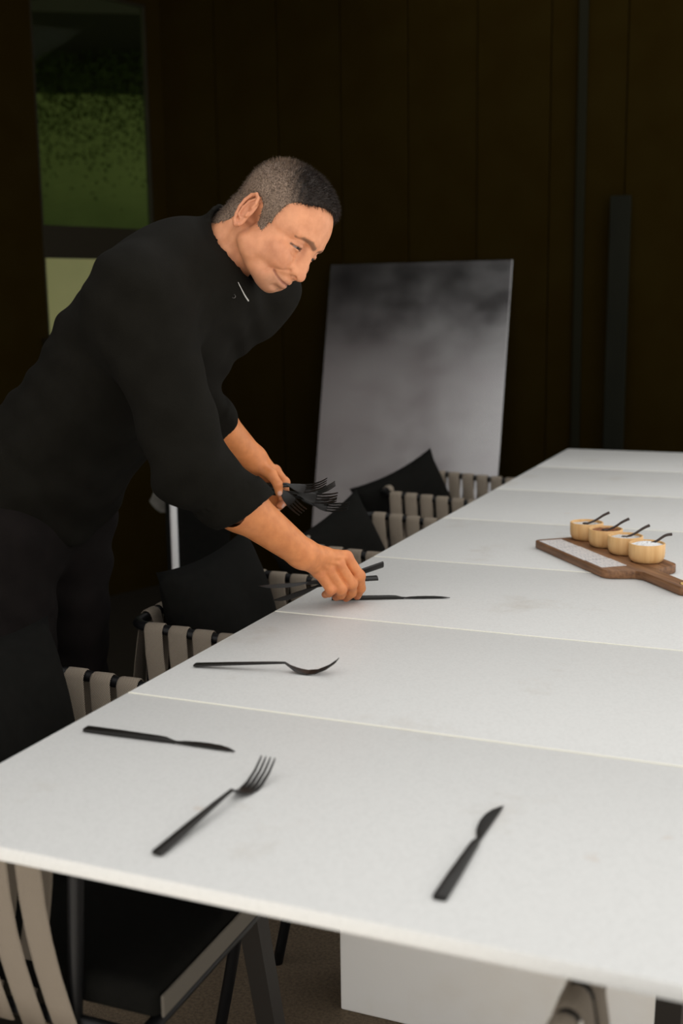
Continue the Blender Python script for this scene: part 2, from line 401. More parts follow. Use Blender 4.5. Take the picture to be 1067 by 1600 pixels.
o = obj('light_gap_bar', lathe([(0, 0), (0.03, 0), (0.03, 0.004), (0.0115, 0.012), (0.0115, 1.0), (0.0, 1.01)], 20), M['gap_white'], loc=(pp.x, pp.y, 0), label='thin white upright bar made up for a gap of light behind the leaning man', cat='light bar')
smooth(o, 0.6)
# a grey cloth hung over the rail of a black stand beside the light bar
pc = at(262, 790, 3.85)
st = thing('cloth_stand', 'black stand with a grey cloth hung behind the thin white light bar', 'stand', (pc.x, pc.y, 0), 0.39)
obj('upright', box((-0.006, -0.02, 0), (0.20, 0.0, 0.80), 0.004, 1), M['black_fabric'], st)
bm = bmesh.new(); nn = 10
rows = []
for j in range(nn + 1):
    t = j / nn
    w = 0.062 * (0.12 + 0.88 * min(1, max(0, (1 - t)) ** 0.8 * 1.15)) if t > 0.35 else 0.062 * (0.35 + 0.65 * (t / 0.35) ** 0.7)
    rows.append([bm.verts.new((-0.005 - w * u / 6 * 1.0, 0.004 + 0.016 * math.sin(u / 6 * 2.4), 0.645 + 0.13 * t)) for u in range(7)])
for a, b in zip(rows, rows[1:]):
    for u in range(6): bm.faces.new((a[u], a[u + 1], b[u + 1], b[u]))
bmesh.ops.solidify(bm, geom=bm.faces[:], thickness=0.003)
smooth(obj('cloth', bm, M['grey_cloth'], st))

# ------------------------------------------------------------------ table
TX0, TX1, TY0, TY1, TZ = -0.957, 0.0, 0.944, 4.478, 0.75
seams = [1.427, 1.924, 2.432, 2.940, 3.452, 3.965]
ys = [TY0] + seams + [TY1]
tb = thing('dining_table', 'long white marble slab dining table on a white block base', 'table', (-0.48, 2.6, 0))
for a, b in zip(ys, ys[1:]):
    bm = box((TX0, a + (0.0012 if a != TY0 else 0), TZ - 0.017), (TX1, b - (0.0012 if b != TY1 else 0), TZ), 0.002, 2)
    bm.transform(Matrix.Translation((0.48, -2.6, 0)))
    smooth(obj('slab', bm, M['marble'], tb), 0.5)
for y in seams:
    obj('seam_strip', box((TX0 + 0.002 + 0.48, y - 0.0012 - 2.6, TZ - 0.016), (TX1 - 0.002 + 0.48, y + 0.0012 - 2.6, TZ + 0.0006)), M['grout'], tb)
fx = 0.48; fy = -2.6
obj('underframe', bm_box(bm_box(bm_box(bm_box(bmesh.new(), (-0.80 + fx, 1.35 + fy, 0.708), (-0.765 + fx, 4.3 + fy, 0.733)), (-0.19 + fx, 1.35 + fy, 0.708), (-0.155 + fx, 4.3 + fy, 0.733)),
    (-0.80 + fx, 1.50 + fy, 0.708), (-0.155 + fx, 1.54 + fy, 0.733)), (-0.80 + fx, 4.1 + fy, 0.708), (-0.155 + fx, 4.14 + fy, 0.733)), M['steel_leg'], tb)
for (x0, y0, x1, y1) in ((-0.86, 1.52, -0.775, 1.56), (-0.16, 1.52, -0.185, 1.56), (-0.86, 4.12, -0.775, 4.10), (-0.16, 4.12, -0.185, 4.10)):
    secs = []
    for z, x, y, w in ((0.0, x1, y1, 0.016), (0.708, x0, y0, 0.019)):
        secs.append([(x + fx + sx * w, y + fy + sy * w, z) for sx, sy in ((-1, -1), (1, -1), (1, 1), (-1, 1))])
    obj('leg', sections(secs), M['steel_leg'], tb)
for y0, y1 in ((1.867, 2.02), (3.50, 3.65)):
    obj('base_block', box((-0.81 + fx, y0 + fy, 0), (-0.205 + fx, y1 + fy, 0.708), 0.004, 2), M['edge_white'], tb)

# ------------------------------------------------------------------ webbed armchairs
def strap_mesh(h0, h1):
    """ribbon looped over a rail at z=0; runs down to -h0 outside and -h1 inside; x along the rail, y outward"""
    w = 0.0205; th = 0.0028; R = 0.0135
    path = []                                                # (outward, z, shift along rail)
    K = 7
    for k in range(K):
        t = k / (K - 1); path.append((R + 0.012 * math.sin(math.pi * (1 - t)) + 0.001, -h0 * (1 - t), -0.050 * (1 - t) ** 1.3))
    for k in range(1, 6):
        a = math.pi * k / 6; path.append((R * math.cos(a), R * math.sin(a), 0))
    for k in range(K):
        t = k / (K - 1); path.append((-R - 0.012 * math.sin(math.pi * t) - 0.001, -h1 * t, 0.050 * t ** 1.3))
    bm = bmesh.new(); uvl = bm.loops.layers.uv.new('UVMap')
    P = [Vector((p[2], p[0], p[1])) for p in path]
    rows = []; L = 0.0
    for i, p in enumerate(P):
        t = (P[min(i + 1, len(P) - 1)] - P[max(i - 1, 0)]).normalized()
        n = Vector((0, t.z, -t.y)).normalized()
        if i: L += (P[i] - P[i - 1]).length
        ws = [-1, -0.8, 0, 0.8, 1]; zz = [0.35, 0.95, 1.0, 0.95, 0.35]
        top = [(bm.verts.new(p + Vector((1, 0, 0)) * w * u + n * (th * (q - 0.5))), (w * u, L)) for u, q in zip(ws, zz)]
        bot = [(bm.verts.new(p + Vector((1, 0, 0)) * w * u - n * (th * 0.5 * q)), (w * u, L)) for u, q in zip(ws[::-1], zz)]
        rows.append(top + bot)
    nR = len(rows[0])
    for a, b in zip(rows, rows[1:]):
        for k in range(nR):
            k2 = (k + 1) % nR
            f = bm.faces.new((a[k][0], a[k2][0], b[k2][0], b[k][0])); f.smooth = True
            for lp, uv in zip(f.loops, (a[k][1], a[k2][1], b[k2][1], b[k][1])): lp[uvl].uv = uv
    bm.faces.new([v for v, _ in rows[0]][::-1]); bm.faces.new([v for v, _ in rows[-1]])
    bmesh.ops.recalc_face_normals(bm, faces=bm.faces)
    me = bpy.data.meshes.new('strap'); bm.to_mesh(me); bm.free(); me.materials.append(M['webbing']); return me

HW, AF, AB = 0.25, 0.092, -0.265               # half width, arm front, back rail
ZAF, ZAB, ZL = 0.662, 0.682, 0.395
def make_chair(label):
    t = thing('webbed_armchair', label, 'armchair', group='webbed armchairs around the table')
    r = 0.055
    top = [(AF, -HW, ZAF), (-0.04, -HW, 0.669), (AB + r, -HW, ZAB), (AB + 0.016, -HW + 0.016, ZAB), (AB, -HW + r, ZAB), (AB, 0, ZAB),
           (AB, HW - r, ZAB), (AB + 0.016, HW - 0.016, ZAB), (AB + r, HW, ZAB), (-0.04, HW, 0.669), (AF, HW, ZAF)]
    smooth(obj('top_rail', tube(catmull(top, 5), 0.0105, 10), M['black_metal'], t))
    low = [(p[0], p[1], ZL) for p in top]
    smooth(obj('seat_rail', tube(catmull(low, 5) + [Vector((0.215, HW, ZL)), Vector((0.215, -HW, ZL))], 0.0105, 10, True), M['black_metal'], t))
    for s in (-1, 1):
        smooth(obj('leg', tube(catmull([(AF, s * HW, ZAF), (AF + 0.028, s * HW, ZAF - 0.02), (AF + 0.035, s * HW, ZAF - 0.06), (AF + 0.01, s * HW, 0.3), (AF - 0.05, s * HW, 0.0)], 5), 0.0105, 10), M['black_metal'], t))
        smooth(obj('leg', tube([(AB + 0.03, s * (HW - 0.03), ZAB), (AB + 0.03, s * (HW - 0.03), 0.3), (AB - 0.01, s * (HW - 0.03), 0.0)], 0.0105, 10), M['black_metal'], t))
    sm = strap_mesh(0.285, 0.285)
    for s in (-1, 1):
        for i in range(6):
            x = AF - 0.028 - i * 0.0535
            zt = ZAF + (ZAB - ZAF) * (AF - x) / (AF - AB)
            o = obj('strap', sm, None, t, (x, s * HW, zt), (0, 0, 0 if s > 0 else math.pi))
    for i in range(7):
        obj('strap', sm, None, t, (AB, -0.162 + i * 0.054, ZAB), (0, 0, math.pi / 2))
    # seat: black pad, its lit front edge coloured in as a grey band
    bm = box((-0.24, -HW + 0.015, ZL + 0.012), (0.232, HW - 0.015, ZL + 0.062), 0.018, 3)
    smooth(obj('seat_pad', bm, M['black_fabric'], t))
    obj('front_band', box((0.2315, -HW + 0.02, ZL + 0.018), (0.236, HW - 0.02, ZL + 0.05), 0.002, 1), mat('lit_edge_band', (0.09, 0.078, 0.062), 0.7) if 'lit_edge_band' not in bpy.data.materials else bpy.data.materials['lit_edge_band'], t)
    return t

chair_spots = [((-1.0, 1.405, 0), 0.02, 'taupe webbed armchair nearest the camera on the left side of the table'),
               ((-1.045, 2.215, 0), 0.05, 'taupe webbed armchair under the man reaching over the table'),
               ((-1.05, 3.02, 0), 0.03, 'taupe webbed armchair just past the handful of forks, third along the table'),
               ((-1.15, 3.90, 0), 0.02, 'taupe webbed armchair farthest away, in front of the leaning metal sheet'),
               ((0.05, 0.995, 0), math.pi / 2, 'taupe webbed armchair at bottom right, tucked under the near table corner')]
ch0 = None
for loc, rz, lab in chair_spots:
    if ch0 is None: ch0 = make_chair(lab); ch0.location = loc; ch0.rotation_euler = (0, 0, rz)
    else: copy_tree(ch0, None, loc, (0, 0, rz), lab)

def pillow_mesh(w, h, t, pinch=0.07):
    bm = bmesh.new(); n = 18
    def pt(u, v, s):
        # corners stick out, sides pulled in
        x = u * w / 2 * (1 - pinch * (1 - v * v) ** 1.0 * abs(u) ** 3 * 1.3); y = v * h / 2 * (1 - pinch * (1 - u * u) * abs(v) ** 3 * 1.3)
        d = t / 2 * ((1 - abs(u) ** 2.6) * (1 - abs(v) ** 2.6)) ** 0.55
        return Vector((x, s * d + 0.006 * math.sin(5 * u + 3 * v) * (1 - u * u) * (1 - v * v), y))
    G = []
    for s in (-1, 1):
        G.append([[bm.verts.new(pt(-1 + 2 * i / n, -1 + 2 * j / n, s)) for j in range(n + 1)] for i in range(n + 1)])
        g = G[-1]
        for i in range(n):
            for j in range(n):
                f = (g[i][j], g[i + 1][j], g[i + 1][j + 1], g[i][j + 1]); bm.faces.new(f if s < 0 else f[::-1])
    bmesh.ops.remove_doubles(bm, verts=bm.verts, dist=0.0004)
    for f in bm.faces: f.smooth = True
    me = bpy.data.meshes.new('scatter_cushion'); bm.to_mesh(me); bm.free(); me.materials.append(M['black_fabric']); return me
pm = pillow_mesh(0.40, 0.40, 0.14)
# (x, y, z of centre, yaw, lean, roll in its own plane)
for (x, y, z, yaw, tilt, roll), lab in (
        ((-1.165, 1.38, 0.63, math.pi / 2 + 0.1, 0.22, 0.12), 'black scatter cushion in the nearest left armchair, at the photo edge'),
        ((-1.20, 2.19, 0.605, math.pi / 2, 0.25, -0.05), 'black scatter cushion in the armchair under the reaching man'),
        ((-1.245, 2.95, 0.55, math.pi / 2 - 0.35, 0.30, -0.30), 'black scatter cushion with one corner up, behind the held forks'),
        ((-1.36, 3.85, 0.56, math.pi / 2 - 0.55, 0.30, -0.28), 'black scatter cushion with pointed corner in front of the metal sheet')):
    o = obj('scatter_cushion', pm, label=lab, cat='cushion', group='black cushions in the armchairs')
    o.matrix_world = Matrix.Translation((x, y, z)) @ Matrix.Rotation(yaw, 4, 'Z') @ Matrix.Rotation(-tilt, 4, 'X') @ Matrix.Rotation(roll, 4, 'Y')

# ------------------------------------------------------------------ cutlery
def rect(x, w, h, z0=0.0, n=8, p=4):
    """rounded rectangle section at x, width w, height h standing on z0"""
    out = []
    for k in range(n * 2):
        a = 2 * math.pi * (k + 0.5) / (n * 2); c, s = math.cos(a), math.sin(a)
        q = (abs(c) ** p + abs(s) ** p) ** (-1 / p)
        out.append((x, w / 2 * c * q, z0 + h / 2 + h / 2 * s * q))
    return out
def knife_parts():
    """butt at x=0, tip at x=.228; lies on z=0, cutting edge on +y"""
    hb = sections([rect(0.0, 0.0135, 0.0052), rect(0.002, 0.0145, 0.006), rect(0.05, 0.0132, 0.0066), rect(0.112, 0.0092, 0.007), rect(0.124, 0.0085, 0.0066), rect(0.133, 0.0058, 0.0045), rect(0.139, 0.0052, 0.003)])
    bl = []
    for x, y0, y1, th in ((0.134, -0.0028, 0.0026, 0.003), (0.142, -0.003, 0.0034, 0.0024), (0.152, -0.0032, 0.0072, 0.0022), (0.165, -0.0034, 0.0098, 0.002), (0.182, -0.0036, 0.0112, 0.0019), (0.200, -0.0038, 0.0100, 0.0017), (0.214, -0.0038, 0.0062, 0.0015), (0.224, -0.0037, 0.0006, 0.0012), (0.2285, -0.0036, -0.0030, 0.0009)):
        z = 0.0016
        bl.append([(x, y0, z), (x, (y0 * 3 + y1) / 4, z - 0.0002), (x, y1, z + th * 0.4), (x, (y0 * 3 + y1) / 4, z + th), (x, y0, z + th * 0.9)])
    return hb, sections(bl)
def fork_parts():
    """butt at x=0, tines end at x=.232, curved up"""
    def zc(x):                                               # centre line height
        if x < 0.125: return 0.0012 + 0.010 * (x / 0.125)
        if x < 0.150: t = (x - 0.125) / 0.025; return 0.0112 + 0.002 * t
        t = (x - 0.150) / 0.084
        return 0.0132 - 0.060 * t * (1 - t) * 1.0 + 0.010 * t * t
    hs = [rect(x, w, h, zc(x)) for x, w, h in ((0.0, 0.0125, 0.0035), (0.002, 0.0138, 0.0042), (0.06, 0.0112, 0.0042), (0.115, 0.0070, 0.004), (0.138, 0.0052, 0.0036), (0.150, 0.0050, 0.003), (0.156, 0.0060, 0.0026))]
    hd = sections(hs)
    head = sections([rect(x, w, h, zc(x)) for x, w, h in ((0.150, 0.0056, 0.0026), (0.158, 0.0098, 0.0024), (0.166, 0.0172, 0.0022), (0.174, 0.0214, 0.002), (0.182, 0.0226, 0.0019), (0.189, 0.0228, 0.0018))])
    tines = []
    for i in range(4):
        y = -0.0095 + i * 0.00633
        tines.append(sections([[(x, y + dy * w * 0.5, zc(x) + dz) for dy, dz in ((-1, 0), (1, 0), (1, 0.0017), (-1, 0.0017))] for x, w in ((0.186, 0.0040), (0.20, 0.0036), (0.218, 0.0030), (0.230, 0.0022), (0.234, 0.0012))]))
    return hd, head, tines
def make_knife(label, group=None):
    t = thing('table_knife', label, 'knife', group=group); h, b = knife_parts()
    smooth(obj('handle', h, M['cutlery'], t), 0.7); smooth(obj('blade', b, M['cutlery'], t), 0.5); return t
def make_fork(label, group=None):
    t = thing('table_fork', label, 'fork', group=group); h, b, tn = fork_parts()
    smooth(obj('handle', h, M['cutlery'], t), 0.7); smooth(obj('fork_head', b, M['cutlery'], t), 0.7)
    for x in tn: obj('tine', x, M['cutlery'], t)
    return t
def pose(o, loc, xdir, up=(0, 0, 1)):
    x = Vector(xdir).normalized(); z = Vector(up); z = (z - x * z.dot(x)).normalized(); y = z.cross(x)
    o.matrix_world = Matrix.Translation(loc) @ Matrix((x, y, z)).transposed().to_4x4(); return o
TT = TZ + 0.0004
kn = pose(make_knife('black knife nearest the camera, lying alone on the right of the table', 'black cutlery'), (-0.330, 1.004, TT), (-0.002, 0.231, 0))
k2 = pose(copy_tree(kn, label='black knife near the left table edge, pointing right, level with the fork'), (-0.921, 1.269, TT), (0.227, 0.004, 0))
fk = pose(make_fork('black fork lying diagonally nearest the camera on the marble', 'black cutlery'), (-0.634, 0.985, TT), (0.016, 0.250, 0))
f2 = pose(copy_tree(fk, label='black fork seen side on between the near knife and the man'), (-0.925, 1.571, TT), (0.205, 0.036, 0))
# ------------------------------------------------------------------ signed-distance sculpting (surface nets)
def V3(*a): return np.array(a, dtype=np.float32)
def sph(p, c, r): return np.sqrt(((p - V3(*c)) ** 2).sum(-1)) - r
def ell(p, c, r, R=None):
    q = p - V3(*c)
    if R is not None: q = q @ np.array(R, dtype=np.float32)      # columns of R are the ellipsoid axes
    r = V3(*r); k0 = np.sqrt(((q / r) ** 2).sum(-1)); k1 = np.sqrt(((q / (r * r)) ** 2).sum(-1))
    return k0 * (k0 - 1) / np.maximum(k1, 1e-9)
def cone(p, a, b, ra, rb):
    a, b = V3(*a), V3(*b); ba = b - a; q = p - a
    t = np.clip((q @ ba) / max(float(ba @ ba), 1e-12), 0, 1)
    return np.sqrt(((q - t[..., None] * ba) ** 2).sum(-1)) - (ra + (rb - ra) * t)
def chain(p, pts, rs, k):
    d = cone(p, pts[0], pts[1], rs[0], rs[1])
    for i in range(1, len(pts) - 1): d = su(d, cone(p, pts[i], pts[i + 1], rs[i], rs[i + 1]), k)
    return d
def su(a, b, k):
    h = np.maximum(k - np.abs(a - b), 0) / k
    return np.minimum(a, b) - h * h * k * 0.25
def ss(a, b, k): return -su(-a, b, k)                            # a minus b
def si(a, b, k): return -su(-a, -b, k)

def nets(fn, lo, hi, h, name, blk=8):
    """polygonise fn<0 inside the box lo..hi with cell size h; returns verts, quads"""
    lo = np.array(lo, dtype=np.float32); nb = np.ceil((np.array(hi) - lo) / (h * blk)).astype(int)
    n = nb * blk + 1
    cen = np.stack(np.meshgrid(*[lo[a] + (np.arange(nb[a]) + 0.5) * h * blk for a in range(3)], indexing='ij'), -1).astype(np.float32)
    dc = fn(cen.reshape(-1, 3)).reshape(nb)
    D = np.repeat(np.repeat(np.repeat(dc, blk, 0), blk, 1), blk, 2); D = np.pad(D, ((0, 1),) * 3, mode='edge').astype(np.float32)
    act = np.argwhere(np.abs(dc) < h * blk * 1.25)
    loc = np.stack(np.meshgrid(*[np.arange(blk + 1)] * 3, indexing='ij'), -1).reshape(-1, 3)
    for i0 in range(0, len(act), 256):
        g = (act[i0:i0 + 256, None, :] * blk + loc[None]).reshape(-1, 3)
        D[g[:, 0], g[:, 1], g[:, 2]] = fn((lo + g * h).astype(np.float32))
    m = n - 1
    S = D < 0; acc = np.zeros((m.prod(), 3)); cnt = np.zeros(m.prod()); quads = []
    def cid(i, j, k): return (i * m[1] + j) * m[2] + k
    for a in range(3):
        sl0 = [slice(None)] * 3; sl1 = [slice(None)] * 3; sl0[a] = slice(0, -1); sl1[a] = slice(1, None)
        X = np.argwhere(S[tuple(sl0)] != S[tuple(sl1)])
        b, c = (a + 1) % 3, (a + 2) % 3
        X = X[(X[:, b] > 0) & (X[:, c] > 0) & (X[:, b] < m[b]) & (X[:, c] < m[c])]
        if len(X) == 0: continue
        Y = X.copy(); Y[:, a] += 1
        d0 = D[X[:, 0], X[:, 1], X[:, 2]]; d1 = D[Y[:, 0], Y[:, 1], Y[:, 2]]
        P = X.astype(float); P[:, a] += d0 / (d0 - d1)
        ids = []
        for db, dc_ in ((0, 0), (-1, 0), (-1, -1), (0, -1)):
            Z = X.copy(); Z[:, b] += db; Z[:, c] += dc_
            q = cid(Z[:, 0], Z[:, 1], Z[:, 2]); ids.append(q)
            np.add.at(acc, q, P); np.add.at(cnt, q, 1)
        Q = np.stack(ids, 1); Q[d0 > 0] = Q[d0 > 0][:, ::-1]; quads.append(Q)
    Q = np.concatenate(quads); used, inv = np.unique(Q, return_inverse=True)
    verts = lo + (acc[used] / cnt[used, None]) * h
    return verts, inv.reshape(Q.shape)

def np_mesh(name, verts, quads, cols=None):
    me = bpy.data.meshes.new(name)
    me.vertices.add(len(verts)); me.vertices.foreach_set('co', np.asarray(verts, dtype=np.float32).ravel())
    me.loops.add(quads.size); me.loops.foreach_set('vertex_index', quads.ravel().astype(np.int32))
    me.polygons.add(len(quads)); me.polygons.foreach_set('loop_start', np.arange(0, quads.size, 4, dtype=np.int32))
    me.polygons.foreach_set('loop_total', np.full(len(quads), 4, dtype=np.int32))
    me.polygons.foreach_set('use_smooth', np.ones(len(quads), dtype=bool))
    me.update(calc_edges=True); me.validate()
    if cols is not None:
        at_ = me.color_attributes.new('tint', 'FLOAT_COLOR', 'POINT')
        at_.data.foreach_set('color', np.concatenate([cols, np.ones((len(cols), 1))], 1).astype(np.float32).ravel())
    return me

# ------------------------------------------------------------------ head (millimetres; x forward, y left, z up; origin at eye height between the ears)
def rotm(ax, ay, az):
    return np.array(Matrix.Rotation(az, 3, 'Z') @ Matrix.Rotation(ay, 3, 'Y') @ Matrix.Rotation(ax, 3, 'X'))
EAR_C = (-16.0, 77.0, -14.0)
EAR_R = rotm(0.10, -0.07, 0.42)                  # flares out to the back, leans back
def ear_sdf(p):
    q = (p - V3(*EAR_C)) @ EAR_R.astype(np.float32)       # q.x forward in ear plane, q.y outward, q.z up
    d = ell(q, (0, -2, 4), (15, 4.0, 25)); d = su(d, ell(q, (2, -3, -20), (9, 4, 13)), 5)
    rim = [(9, 2, 8), (11, 3, 18), (7, 4, 28), (-3, 5, 32), (-13, 5, 26), (-18, 5, 13), (-17.5, 5, -2), (-13, 4, -15), (-6, 2.5, -26), (1, 1, -31), (7, 0, -28)]
    d = su(d, chain(q, rim, [2.5, 3.0, 3.2, 3.4, 3.5, 3.5, 3.3, 3.2, 4.2, 4.4, 3.5], 1.5), 2.0)
    d = su(d, chain(q, [(2, 3.5, 24), (-7, 4, 14), (-9.5, 4, 0), (-6, 4, -13), (1, 3, -17)], [2.2, 2.6, 2.8, 2.6, 2.4], 2), 2.5)
    d = ss(d, ell(q, (1.5, 5, -3), (7.0, 6.5, 11)), 3)
    d = su(d, ell(q, (10.5, 2.5, -6), (3.4, 3, 6)), 2.5)
    return d
def face_warp(q):
    """head space -> template space: shorter lower face, mouth and chin set back"""
    z = q[..., 2]; q[..., 2] = np.where(z < 0, z * 1.08, z)
    z = q[..., 2]; t = np.clip((-z - 54) / 18, 0, 1); u = np.clip((-z - 72) / 22, 0, 1)
    q[..., 0] = q[..., 0] + (7 * t * t * (3 - 2 * t) + 3 * u) * np.clip(q[..., 0] / 60, 0, 1)
    return q
def head_core(p, full=True):
    q = p.copy(); q[..., 1] = np.abs(q[..., 1])
    q = face_warp(q)
    d = ell(q, (0, 0, 33), (90, 75, 71))
    d = su(d, ell(q, (38, 0, 20), (52, 60, 50)), 22)
    d = su(d, ell(q, (40, 0, -40), (47, 48, 52)), 24)
    d = su(d, ell(q, (28, 0, -58), (52, 50, 46)), 20)
    d = su(d, cone(q, (4, 54, -60), (66, 21, -95), 15, 14), 20)
    d = su(d, ell(q, (73, 0, -96), (17, 21, 17)), 14)
    d = su(d, ell(q, (22, 52, -45), (26, 13, 36)), 16)
    d = su(d, ell(q, (62, 43, -30), (19, 17, 15)), 16)
    d = su(d, cone(q, (88, 9, 15), (74, 44, 15), 9, 8), 12)
    if not full: return d
    # sockets and lids
    d = ss(d, ell(q, (95, 31, -3), (17, 20, 12.5)), 12)
    d = su(d, sph(q, (74, 31, -3), 14.2), 4)
    # nose
    d = su(d, cone(q, (87, 0, 5), (102, 0, -40), 7, 8), 9)
    d = su(d, ell(q, (103, 0, -47), (10.5, 10, 10)), 7)
    d = su(d, cone(q, (84, 5, -2), (93, 8, -38), 7.5, 8.5), 8)
    d = su(d, ell(q, (93, 13, -44.5), (10.5, 6, 8), rotm(0, 0.5, -0.25)), 4)
    d = ss(d, ell(q, (99, 7.5, -54), (6, 3.4, 4)), 2.5)
    d = ss(d, cone(q, (94, 21.5, -42), (91, 19, -53), 1.2, 1.2), 4)
    # muzzle, lips
    d = su(d, ell(q, (76, 0, -75), (24, 28, 22)), 14)
    d = su(d, chain(q, [(97.5, 0, -69), (95, 9, -69.5), (84, 25, -73)], [4.6, 4.4, 2.2], 3), 4)
    d = su(d, chain(q, [(95, 0, -82.5), (92.5, 9, -82), (83, 24, -75.5)], [5.4, 4.8, 2.2], 3), 4)
    d = ss(d, cone(q, (99, 0, -93), (92, 13, -92), 3, 2.5), 9)
    # cheek and smile fold
    d = su(d, ell(q, (67, 36, -46), (17, 14, 18)), 26)
    d = su(d, ell(q, (68, 34, -86), (14, 11, 12)), 16)
    # temple hollow
    d = ss(d, ell(q, (52, 82, 20), (22, 14, 20)), 14)
    if full == 'base': return d
    if not CREASE: make_creases()
    for pts, rs_, k in CREASE['cut']: d = ss(d, chain(q, pts, rs_, 1), k)
    return d
CREASE = {}
def on_face(y, z, inset=0.0):
    """template-space point on the face surface at (y, z)"""
    zz = z / 1.08 if z < 0 else z
    xs = np.arange(125, 10, -0.25, dtype=np.float32); P = np.stack([xs, np.full_like(xs, y), np.full_like(xs, zz)], 1)
    i = int(np.argmax(head_core(P, 'base') < 0)); return face_warp(np.array([[xs[i] - inset, y, zz]], dtype=np.float32))[0]
def make_creases():
    CREASE['cut'] = []
    def add(name, yz, rs_, k):
        pts = [on_face(y, z) for y, z in yz]; CREASE[name] = pts; CREASE['cut'].append((pts, rs_, k))
    add('slit', [(19.5, -10.5), (24, -8.6), (31, -7.6), (38, -8.2), (45, -10.5)], [1.0, 2.3, 2.9, 2.4, 1.0], 1.0)
    add('fold', [(19, -1), (26, 3.0), (34, 4.0), (43, 1.5), (48, -3)], [0.3, 0.5, 0.6, 0.5, 0.3], 2.5)
    add('bag', [(21, -20), (30, -23), (40, -21)], [0.9, 1.0, 0.8], 5)
    add('mouth', [(0, -75.5), (10, -76), (20, -74.5), (28, -72), (35, -68.5), (39, -66)], [1.6, 1.8, 1.8, 1.7, 1.4, 0.8], 2.2)
    add('smile', [(21, -50), (29, -55), (37, -61), (43, -69), (45, -78)], [0.9, 1.0, 1.1, 1.2, 0.7], 5)
NECK = []                                          # filled with head-space points once the pose is known
def head_sdf(p):
    d = head_core(p)
    q = p.copy(); q[..., 1] = np.abs(q[..., 1])
    d = su(d, ear_sdf(q), 3.5)
    for a, b, ra, rb, k in NECK: d = su(d, cone(p, a, b, ra, rb), k)
    return d
HAIRLINE = [(-160, -78), (-90, -76), (-66, -66), (-50, -48), (-42, -22), (-40, 2), (-30, 15), (-12, 18), (-1, 11), (3, -4), (5, -22), (25, -25), (30, -6), (30, 18), (35, 40), (44, 52), (54, 58), (62, 66), (72, 78), (82, 84), (140, 84)]
def hair_sdf(p):
    q = p.copy(); q[..., 1] = np.abs(q[..., 1])
    d = head_core(p, False)
    for a, b, ra, rb, k in NECK[:2]: d = su(d, cone(p, a, b, ra, rb), k)
    x, z = q[..., 0], q[..., 2]
    hx = np.array([a for a, b in HAIRLINE], dtype=np.float32); hz = np.array([b for a, b in HAIRLINE], dtype=np.float32)
    line = np.interp(x, hx, hz)
    # toward the forehead the hairline is set by the distance from the midline
    line = np.where((x > 44), np.maximum(line, np.minimum(78, 50 + (60 - q[..., 1]) * 0.6)), line)
    jag = 2.2 * np.sin(x * 0.9) * np.sin(q[..., 1] * 0.8 + 1) + 1.6 * np.sin(x * 2.1 + z)
    inside = (line + jag - z) * 0.7
    up = np.clip((z - 40) / 70, 0, 1)
    th = 2.0 + 5 * up + 4 * up * np.clip((x - 5) / 60, 0, 1)
    tex = 0.7 * np.sin(p[..., 0] * 1.3 + p[..., 2] * 0.5) * np.sin(p[..., 1] * 1.5) + 0.5 * np.sin(p[..., 0] * 2.3 - p[..., 2] * 1.9 + p[..., 1])
    return si(d - th - tex * (0.5 + up), inside, 5)
def skin_material():
    m = mat('skin', (0.5, 0.25, 0.15), 0.48, spec=0.4, sss=0.12)
    nt = m.node_tree; b = nt.nodes['Principled BSDF']
    a = nt.nodes.new('ShaderNodeVertexColor'); a.layer_name = 'tint'
    tc = nt.nodes.new('ShaderNodeTexCoord'); n = nt.nodes.new('ShaderNodeTexNoise'); n.inputs['Scale'].default_value = 55; n.inputs['Detail'].default_value = 5
    nt.links.new(tc.outputs['Object'], n.inputs['Vector'])
    r = nt.nodes.new('ShaderNodeValToRGB'); r.color_ramp.elements[0].color = (0.86, 0.78, 0.74, 1); r.color_ramp.elements[1].color = (1.08, 1.06, 1.05, 1)
    r.color_ramp.elements[0].position = 0.3; r.color_ramp.elements[1].position = 0.7
    nt.links.new(n.outputs['Fac'], r.inputs[0])
    mx = nt.nodes.new('ShaderNodeMixRGB'); mx.blend_type = 'MULTIPLY'; mx.inputs[0].default_value = 1
    nt.links.new(a.outputs[0], mx.inputs[1]); nt.links.new(r.outputs[0], mx.inputs[2]); nt.links.new(mx.outputs[0], b.inputs['Base Color'])
    n2 = nt.nodes.new('ShaderNodeTexNoise'); n2.inputs['Scale'].default_value = 600; n2.inputs['Detail'].default_value = 3; nt.links.new(tc.outputs['Object'], n2.inputs['Vector'])
    bp = nt.nodes.new('ShaderNodeBump'); bp.inputs['Strength'].default_value = 0.10; bp.inputs['Distance'].default_value = 0.001
    nt.links.new(n2.outputs['Fac'], bp.inputs['Height']); nt.links.new(bp.outputs[0], b.inputs['Normal'])
    return m
SKIN = np.array((0.60, 0.275, 0.145)); 
def blend(c, col, w): return c * (1 - w[:, None]) + np.array(col) * w[:, None]
def sm(x, a, b):
    t = np.clip((x - a) / (b - a), 0, 1); return t * t * (3 - 2 * t)
